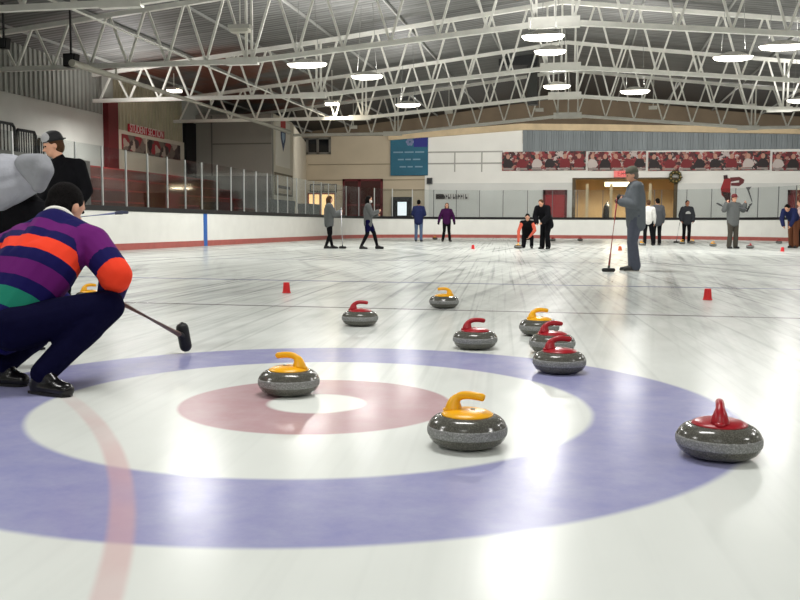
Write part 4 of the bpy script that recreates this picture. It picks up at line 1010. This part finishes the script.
def broom(top, foot, axis, label, shaft, hl=.20, headm=BLACK, upright=False, r=.0125, hr_=.035, group=None):
    top, foot = Vector(top), Vector(foot); ax = Vector(axis).normalized(); t = thing('curling_broom', label, 'broom', foot, group)
    d = (top-foot).normalized()
    b = MB(); b.tube([foot+d*.05, top], r, 10); b.build('shaft', shaft, t, smooth=True)
    b = MB(); b.tube([top-d*.10, top+d*.01], r*1.15, 10); b.build('grip_end', headm, t, smooth=True)
    up = (d-ax*d.dot(ax)).normalized()
    b = MB(); b.cap(foot-ax*(hl/2-hr_), foot+ax*(hl/2-hr_), hr_, hr_, 16); b.build('broom_head', headm, t, smooth=True)
    b = MB(); b.cap(foot, foot+d*.07, .022, r*1.2, 12); b.build('socket', headm, t, smooth=True)
    return t

cl = lambda n, rgb, r=.95: mat(n, rgb, r, 0, .06, 20, .15, .08)
M_DKGREY, M_GREY, M_BLK = cl('charcoal_cloth', (54, 56, 60)), cl('grey_cloth', (96, 98, 98)), cl('black_cloth', (20, 20, 23))
M_NAVY, M_JEANS, M_PURP, M_BLUE = cl('navy_cloth', (14, 14, 52)), cl('blue_jeans', (84, 100, 128)), cl('purple_cloth', (62, 26, 66)), cl('royal_blue_cloth', (38, 44, 80))
M_BRN, M_WHT, M_TAUPE = cl('brown_cloth', (104, 66, 48)), cl('white_cloth', (216, 214, 210)), cl('taupe_cloth', (72, 68, 62))
SH_RED, SH_GREY, SH_PALE = mat('red_broom_shaft', (168, 62, 56), .4), mat('grey_broom_shaft', (150, 150, 160), .4), mat('pale_broom_shaft', (214, 214, 222), .4)
def ground(px, py): g = at(px, py, 2, 0); return g
def height(px, ytop, g):
    lo, hi = .2, 2.6
    for _ in range(30):
        m = (lo+hi)/2
        if pix((g.x, g.y, m))[1] > ytop: lo = m
        else: hi = m
    return lo
RAD = math.degrees(YAW)    # heading angles: image right = RAD, away = 90+RAD, image left = 180+RAD, towards the camera = 270+RAD

# --- tall man in grey, sideways on, both hands on an upright broom
g = ground(633, 271); H = height(634, 166, g)
S = H/1.75*1.0
Pm = Pose(elR=(.22, .0, 1.12), wrR=(.05, .20, 1.22), elL=(-.22, .0, 1.12), wrL=(-.03, .22, 1.17), kneeL=(-.09, .05, .5), kneeR=(.09, .0, .5), head=(0, .06, 1.615), toeR=(.11, .17, .03), ankR=(.10, -.03, .09), hipL=(-.09, -.02, .95), hipR=(.09, -.02, .95), neck=(0, .01, 1.47))
M_MAN = cl('slate_jacket', (98, 103, 108))
tb, W, hd = person('tall man in slate grey jacket and cap facing left, black gloves on a broom', (g.x, g.y), 180+RAD, Pm, H*.985, dict(top=M_MAN, trousers=cl('slate_trousers', (84, 88, 100)), gloves=BLACK, cap=mat('olive_cap', (92, 92, 80), .8), shoes=mat('dark_shoe', (44, 42, 42), .5), sole=mat('pale_sole', (190, 186, 178), .6), hair=mat('grey_hair', (108, 100, 92), .7), infl=.052, hem=.16, tr_infl=.034, cuff=1.5, curl=.9), .011)
f_ = Vector((math.cos(math.radians(180+RAD)), math.sin(math.radians(180+RAD)), 0)); side = Vector((-f_.y, f_.x, 0))
o = MB(); z0 = H*.655; cpt = Vector((g.x, g.y, 0))+f_*.03-Vector((0, 1, 0))*.0
m0 = W['wrL'].lerp(W['wrR'], .5)+f_*.09
ft = at(608.5, 270, 2, .035)
broom((m0.x, m0.y, m0.z+.05), (ft.x, ft.y, .036), (math.cos(YAW), math.sin(YAW), 0), 'red shafted curling broom standing upright in the hands of the tall man in grey', SH_RED, .24, hr_=.034, r=.018)
# pale zip stripe on his jacket
z = MB(); cam_d = Vector((math.sin(YAW), -math.cos(YAW), 0))
pz = Vector((g.x, g.y, 0)) + cam_d*.205*S; z.bar((pz.x+.02, pz.y, H*.60), (pz.x-.01, pz.y, H*.665), .035, .012); z.build('pocket_zip', mat('pale_zip', (196, 198, 200), .5), tb)

def far(label, px, yf, yt, face, P, c, hk=1.0, **k):
    g = ground(px, yf); H = height(px, yt, g)*hk; r = person(label, (g.x, g.y), face+RAD, P, H, c, .017, **k)
    return g, H, r
def far_broom(px0, y0, px1, y1, gnd, label, shaft, hl=.26):
    f = at(px1, y1, 1, gnd.y); f.z = .04; t_ = at(px0, y0, 1, gnd.y); broom(t_, (f.x, f.y-.05, .045), (1, 0, 0), label, shaft, hl, hr_=.042, r=.016)
# woman left, in profile facing right with a broom
g, H, r_ = far('brown-haired woman in grey sweater and black leggings with a broom, leftmost far player', 329, 248.5, 196, 15, Pose(elR=(.2, .14, 1.14), wrR=(.10, .36, 1.22), elL=(-.2, .12, 1.12), wrL=(-.05, .34, 1.14), ankL=(-.08, .12, .09), toeL=(-.08, .30, .03), ankR=(.08, -.12, .09), toeR=(.08, .05, .03)),
    dict(top=M_GREY, topname='sweater', hem=.12, infl=.05, trousers=M_BLK, tr_infl=.013, cuff=.6, hair=HAIRB, long=True))
far_broom(341, 207, 343, 247, g, 'pale broom held by the far woman in the grey sweater', SH_PALE)
# second: walking, white scarf
g, H, r_ = far('walking player with black hair, white mask, grey top and navy shorts, left of centre', 368, 249, 196, 0, Pose(elR=(.2, .13, 1.15), wrR=(.12, .32, 1.24), elL=(-.2, .05, 1.12), wrL=(-.06, .30, 1.12), kneeL=(-.08, .20, .52), ankL=(-.08, .30, .10), toeL=(-.08, .49, .05), kneeR=(.08, -.02, .5), ankR=(.08, -.22, .10), toeR=(.08, -.04, .03)),
    dict(top=M_GREY, infl=.045, hem=.1, shorts=M_NAVY, trousers=M_BLK, tr_infl=.013, cuff=.6, hair=HAIRK, long=True))
h, hf, hr, up = r_[2]; b = MB(); b.ell(h-up*.05+hf*.045, .075, .070, .058, hr, hf, up); b.build('mask', M_WHT, r_[0], smooth=True)
# third and fourth: near far boards
far('person in a blue and dark jacket and jeans standing by the far boards', 418.5, 241.5, 200, 80, Pose(elR=(.25, .05, 1.15), wrR=(.12, .18, 1.10), elL=(-.25, .05, 1.15), wrL=(-.14, .16, 1.08)), dict(top=M_BLUE, infl=.04, hem=.10, trousers=M_JEANS, hair=HAIRK))
far('person in purple top and black trousers, arms slightly out, near the far boards', 446.5, 241.5, 203, 270, Pose(elR=(.30, .0, 1.16), wrR=(.36, .05, .90), elL=(-.30, .0, 1.16), wrL=(-.34, .05, .90), ankL=(-.15, 0, .09), ankR=(.17, .0, .09), toeR=(.2, .15, .03), toeL=(-.2, .15, .03)), dict(top=M_PURP, infl=.035, hem=.06, trousers=M_BLK, hair=HAIRB, long=True, gloves=M_BLK))
# kneeling deliverer with orange sleeves
g = ground(527, 248.5)
far('kneeling player with a black vest and pink orange sleeves bending over a stone', 527, 248, 177, 262, Pose(hipL=(-.10, -.06, .42), hipR=(.10, -.06, .42), kneeL=(-.16, .34, .40), kneeR=(.12, .10, .07), ankL=(-.16, .28, .07), toeL=(-.17, .46, .03), ankR=(.14, -.34, .09), toeR=(.16, -.26, .03), chest=(0, .16, .76), neck=(0, .26, .96), head=(.0, .36, 1.08), shL=(-.19, .24, .90), shR=(.19, .24, .90), elL=(-.26, .42, .62), wrL=(-.10, .46, .42), elR=(.30, .36, .60), wrR=(.30, .42, .24)),
    dict(top=M_BLK, vest=True, infl=.03, sleeve=cl('salmon_cloth', (206, 98, 78)), trousers=M_BLK, hair=HAIRK), hk=.70)
# bent player in black next to it
far('player in black leaning forward beside the kneeling one', 545, 249, 199, 235, Pose(chest=(0, .16, 1.24), neck=(0, .26, 1.40), head=(0, .36, 1.50), shL=(-.18, .24, 1.34), shR=(.18, .24, 1.34), hipL=(-.1, -.08, .92), hipR=(.1, -.08, .92), elL=(-.24, .30, 1.08), wrL=(-.12, .44, .90), elR=(.24, .28, 1.08), wrR=(.12, .42, .88), kneeL=(-.1, .06, .5), kneeR=(.1, .0, .5)), dict(top=M_BLK, infl=.055, hem=.16, trousers=M_BLK, tr_infl=.03, hair=HAIRB), hk=1.06)
# behind the tall man
far('person in a white top and black trousers mostly hidden behind the tall man', 647.5, 245.5, 200, 80, Pose(kneeR=(.14, .0, .5), ankR=(.20, -.02, .09), toeR=(.22, .14, .03)), dict(top=M_WHT, infl=.03, trousers=M_BLK, hair=HAIRB))
far('person in charcoal jacket and black trousers seen from behind right of the tall man', 656.5, 245, 198.5, 95, Pose(), dict(top=cl('charcoal_jacket', (82, 84, 88)), infl=.04, hem=.1, trousers=M_BLK, hair=HAIRK))
g, H, r_ = far('player in dark hooded top with pale chest print holding a broom by the far boards', 686, 243, 200.5, 270, Pose(elR=(.27, .0, 1.14), wrR=(.26, .12, .94), elL=(-.27, .0, 1.14), wrL=(-.24, .08, .92)), dict(top=M_DKGREY, topname='hooded_top', infl=.045, hem=.08, hood=True, trousers=M_BLK, hair=HAIRK, skin=SKIN2))
b = MB(); p = Vector((g.x, g.y, 0)); f_ = Vector((math.cos(math.radians(270+RAD)), math.sin(math.radians(270+RAD)), 0)); s_ = Vector((-f_.y, f_.x, 0)); k = H/1.75
b.prism([(-.13, 0), (.13, 0), (.10, .07), (.03, .13), (-.04, .12), (-.11, .06)], (s_, (0, 0, 1), f_), p+f_*.158*k+Vector((0, 0, 1.20*k)), .015); b.build('chest_print', mat('pale_print', (176, 176, 174), .7), r_[0])
far_broom(680, 222, 676, 242, g, 'broom held to the ice by the dark hooded player', SH_GREY)
g, H, r_ = far('player in grey sweater and red cap, arms raised, broom across the shoulders', 732, 248.5, 195, 285, Pose(elR=(.36, .02, 1.26), wrR=(.34, .10, 1.46), elL=(-.36, .02, 1.26), wrL=(-.36, .10, 1.44), ankL=(-.12, 0, .09), ankR=(.12, 0, .09)), dict(top=M_GREY, topname='sweater', infl=.05, hem=.1, trousers=M_TAUPE, tr_infl=.025, hair=HAIRK, cap=mat('maroon_cap', (104, 38, 40), .7)))
a = at(722, 204, 1, g.y-.12); c = at(748, 209, 1, g.y-.02)
broom(a, c, (.4, 0, .9), 'broom held behind the head of the grey sweater player', SH_GREY, .24, r=.014)
# right edge pair
far('player in blue jacket and brown trousers bending forward at the right edge', 792.5, 248, 203, 222, Pose(chest=(0, .22, 1.14), neck=(0, .36, 1.24), head=(0, .48, 1.28), shL=(-.18, .33, 1.20), shR=(.18, .33, 1.20), elL=(-.2, .42, .95), wrL=(-.12, .46, .74), elR=(.2, .42, .95), wrR=(.12, .46, .74), hipL=(-.1, -.05, .92), hipR=(.1, -.05, .92), ankR=(.12, -.18, .09), toeR=(.13, .0, .03), kneeR=(.11, -.06, .5)), dict(top=M_BLUE, infl=.035, hem=.04, trousers=M_BRN, tr_infl=.03, hair=HAIRK), hk=1.2)
far('player in a white and grey top and black trousers cut by the right edge', 799, 246.5, 200, 170, Pose(elR=(.2, .13, 1.2), wrR=(.08, .3, 1.3), elL=(-.2, .13, 1.18), wrL=(-.08, .3, 1.25)), dict(top=cl('pale_pink_cloth', (206, 178, 172)), infl=.03, hem=.05, trousers=M_BLK, hair=HAIRB))

# --- man in black with a cap, standing behind at left
g = at(66, 299, 2, 0); g = Vector((g.x, g.y, 0))
g = Vector((atd(69, 299, 9.6).x, atd(69, 299, 9.6).y, 0)); H = height(57, 131, g)
Pc = Pose(neck=(.05, .02, 1.465), head=(.10, .06, 1.615), elR=(.25, .04, 1.14), wrR=(.16, .24, 1.0), elL=(-.25, -.03, 1.15), wrL=(-.20, .12, .93), hipL=(-.03, 0, .93), hipR=(.16, 0, .93), kneeL=(.02, .03, .5), ankL=(.05, 0, .09), toeL=(.04, .17, .03), kneeR=(.21, .03, .5), ankR=(.26, 0, .09), toeR=(.29, .16, .03))
person('man in black long-sleeved shirt and grey and black cap at the left looking left', (g.x, g.y), 248+RAD, Pc, H*.985, dict(top=M_BLK, topname='shirt', infl=.026, trousers=M_BLK, hair=HAIRB, cap=mat('black_cap', (26, 26, 28), .7), cap_back=True, cap_front=mat('grey_cap_front', (168, 168, 170), .8)), .010, head_dir=Vector((math.cos(math.radians(208+RAD)), math.sin(math.radians(208+RAD)), -.1)))
a = atd(60, 219, 9.55); c = atd(122, 212.5, 9.9)
broom(a, c, (.9, .4, 0), 'blue and white shafted broom held level beside the man in the black shirt', mat('blue_white_shaft', (126, 136, 186), .4), .14, r=.014, headm=mat('slate_broom_head', (66, 72, 96), .5), hr_=.016)

# --- person in light grey bending away at the left edge
W2 = {}
for n, (x, y, d) in dict(hipL=(6, 216, 5.70), hipR=(37, 218, 5.60), kneeL=(8, 290, 5.55), kneeR=(30, 290, 5.5), ankL=(6, 342, 5.75), ankR=(32, 342, 5.70), toeL=(-14, 350, 5.65), toeR=(10, 352, 5.6),
        chest=(-8, 180, 5.62), neck=(-62, 176, 5.6), head=(-84, 192, 5.6), shL=(-48, 172, 5.85), shR=(-38, 172, 5.38), elL=(-60, 214, 5.8), elR=(-60, 215, 5.3), wrL=(-66, 250, 5.7), wrR=(-70, 250, 5.3)).items(): W2[n] = atd(x, y, d)
for n in ('ankL', 'ankR'): W2[n].z = .09
for n in ('toeL', 'toeR'): W2[n].z = .03
M_LG = cl('light_grey_fleece', (166, 168, 176))
t2, Wp, _ = person('person in a light grey fleece and black trousers bending over, cut by the left edge', (W2['hipR'].x, W2['hipR'].y), 180+RAD, None, 1.75, dict(top=M_BLK, infl=.012, trousers=M_BLK, tr_infl=.035, hair=HAIRB, shoes=BLACK), .012, head_dir=-RT+Vector((0, 0, -.6)), world=W2)
for o in list(t2.children):
    if o.name.startswith('jacket'): bpy.data.objects.remove(o)
gm = MB()
for p, q, r0, r1 in (((-40, 184, 5.6), (8, 178, 5.6), .17, .155), ((8, 178, 5.6), (30, 172, 5.6), .15, .10), ((-40, 184, 5.6), (0, 196, 5.6), .17, .10), ((8, 178, 5.52), (32, 174, 5.5), .14, .09), ((0, 192, 5.5), (30, 184, 5.47), .12, .07),
                     ((-48, 172, 5.85), (-60, 214, 5.8), .08, .06), ((-38, 172, 5.38), (-60, 215, 5.3), .08, .06), ((-50, 180, 5.6), (-66, 178, 5.6), .11, .07), ((-60, 215, 5.3), (-70, 248, 5.3), .06, .045), ((-60, 214, 5.8), (-66, 248, 5.7), .06, .045)):
    gm.cap(atd(*p), atd(*q), r0, r1)
gm.build('fleece', M_LG, t2, remesh=.012)
gm = MB()
for p, q, r0, r1 in (((26, 165, 5.46), (41, 164, 5.40), .07, .065), ((41, 164, 5.40), (45, 170, 5.38), .065, .055), ((45, 170, 5.38), (39, 186, 5.40), .055, .045), ((26, 166, 5.44), (37, 181, 5.40), .06, .045)): gm.cap(atd(*p), atd(*q), r0, r1)
gm.build('fleece_sleeve', cl('mid_grey_fleece', (144, 146, 151)), t2, remesh=.012)

# --- crouching player in the striped sweater, seen from behind
W1 = {}
for n, (x, y, d) in dict(hipL=(-26, 326, 4.42), hipR=(14, 328, 4.25), kneeR=(108, 306, 4.42), kneeL=(48, 322, 4.78), ankR=(43, 366, 4.24), ankL=(4, 360, 4.46), toeR=(66, 388, 4.18), toeL=(22, 379, 4.44),
        chest=(37, 268, 4.42), neck=(58, 222, 4.62), head=(66, 208, 4.72), shL=(8, 250, 4.74), shR=(92, 244, 4.52), elR=(116, 275, 4.42), wrR=(110, 297, 4.60), elL=(40, 285, 5.0), wrL=(62, 304, 5.02)).items(): W1[n] = atd(x, y, d)
base = atd(30, 392, 4.4)
W1['toeR'].z = .03; W1['toeL'].z = .03; W1['ankR'].z = .10; W1['ankL'].z = .11
NV, PU, ORG, GN = (20, 16, 78), (100, 26, 104), (236, 66, 40), (30, 122, 100)
SW = attr_stripes('striped_knit', [(0, NV), (.18, PU), (.28, NV), (.36, ORG), (.49, NV), (.585, PU), (.71, NV), (.80, GN), (.93, NV)])
def bandfn(v, W):
    hip = (W['hipL']+W['hipR'])/2
    def seg(p, q):
        d = q-p; t_ = max(0, min(1, (v-p).dot(d)/d.length_squared)); return t_, (v-(p+d*t_)).length
    best = None
    for s in 'LR':
        t1, d1 = seg(W['sh'+s], W['el'+s]); t2_, d2 = seg(W['el'+s], W['wr'+s])
        if d1 < d2: cand = (d1, t1*.5)
        else: cand = (d2, .5+t2_*.5)
        if best is None or cand[0] < best[0]: best = cand+(s,)
    ax = (hip-W['neck']); L = ax.length; ax = ax/L
    tt = (v-W['neck']).dot(ax)/L
    tt = .02+(tt+.08)*.93
    dts = min(seg(W['neck'], W['chest'])[1], seg(W['chest'], hip)[1])
    if best[0] < .098 and best[1] > .12 or (dts > .2 and best[0] < .12):
        u = best[1]      # sleeve: purple, navy, orange, navy
        return .23 if u < .26 else .32 if u < .42 else .42 if u < .60 else .53
    return max(0, min(1, tt))
rgt = Vector((math.cos(math.radians(RAD+62)), math.sin(math.radians(RAD+62)), 0))
t1, Wp, (h, hf, hr, up) = person('crouching player in purple, orange, green and navy striped sweater seen from behind', (base.x, base.y), RAD+40, None, 1.75,
    dict(top=SW, topname='striped_sweater', bandfn=bandfn, infl=.040, hem=.0, trousers=cl('dark_navy_trousers', (10, 10, 40)), tr_infl=.026, cuff=.75, shoes=mat('black_leather_shoe', (18, 17, 18), .22), hair=HAIRK, hup=Vector((.1, .35, 1)), curl=1.2, gripR=W1['wrR']+(FW*.8-UP*.4-RT*.1), gripL=W1['wrL']+RT), .009, head_dir=rgt+Vector((0, 0, -.25)), world=W1)
b = MB(); nk = W1['neck']; ud = (W1['head']-nk).normalized(); s0, s1 = orth(ud)
b.tube([nk+ud*.012+(s0*math.cos(q)+s1*math.sin(q))*.074 for q in np.linspace(0, 2*PI, 25)], .016, 10, False); b.build('white_collar', cl('white_collar_cloth', (232, 230, 222)), t1, smooth=True)
# his broom, head resting on the ice
a = W1['wrR']+(atd(118, 290, 4.6)-W1['wrR'])*.4; f0 = atd(184, 336, 5.45)
f0 = at(184, 337, 2, .105)
broom(atd(100, 284, 4.5)*.0+W1['wrR']-(f0-W1['wrR']).normalized()*.06, f0, (.10, .18, -1), 'broom of the crouching player with its black head standing on the ice', mat('worn_copper_shaft', (126, 92, 82), .45), .19, r=.016, hr_=.038)
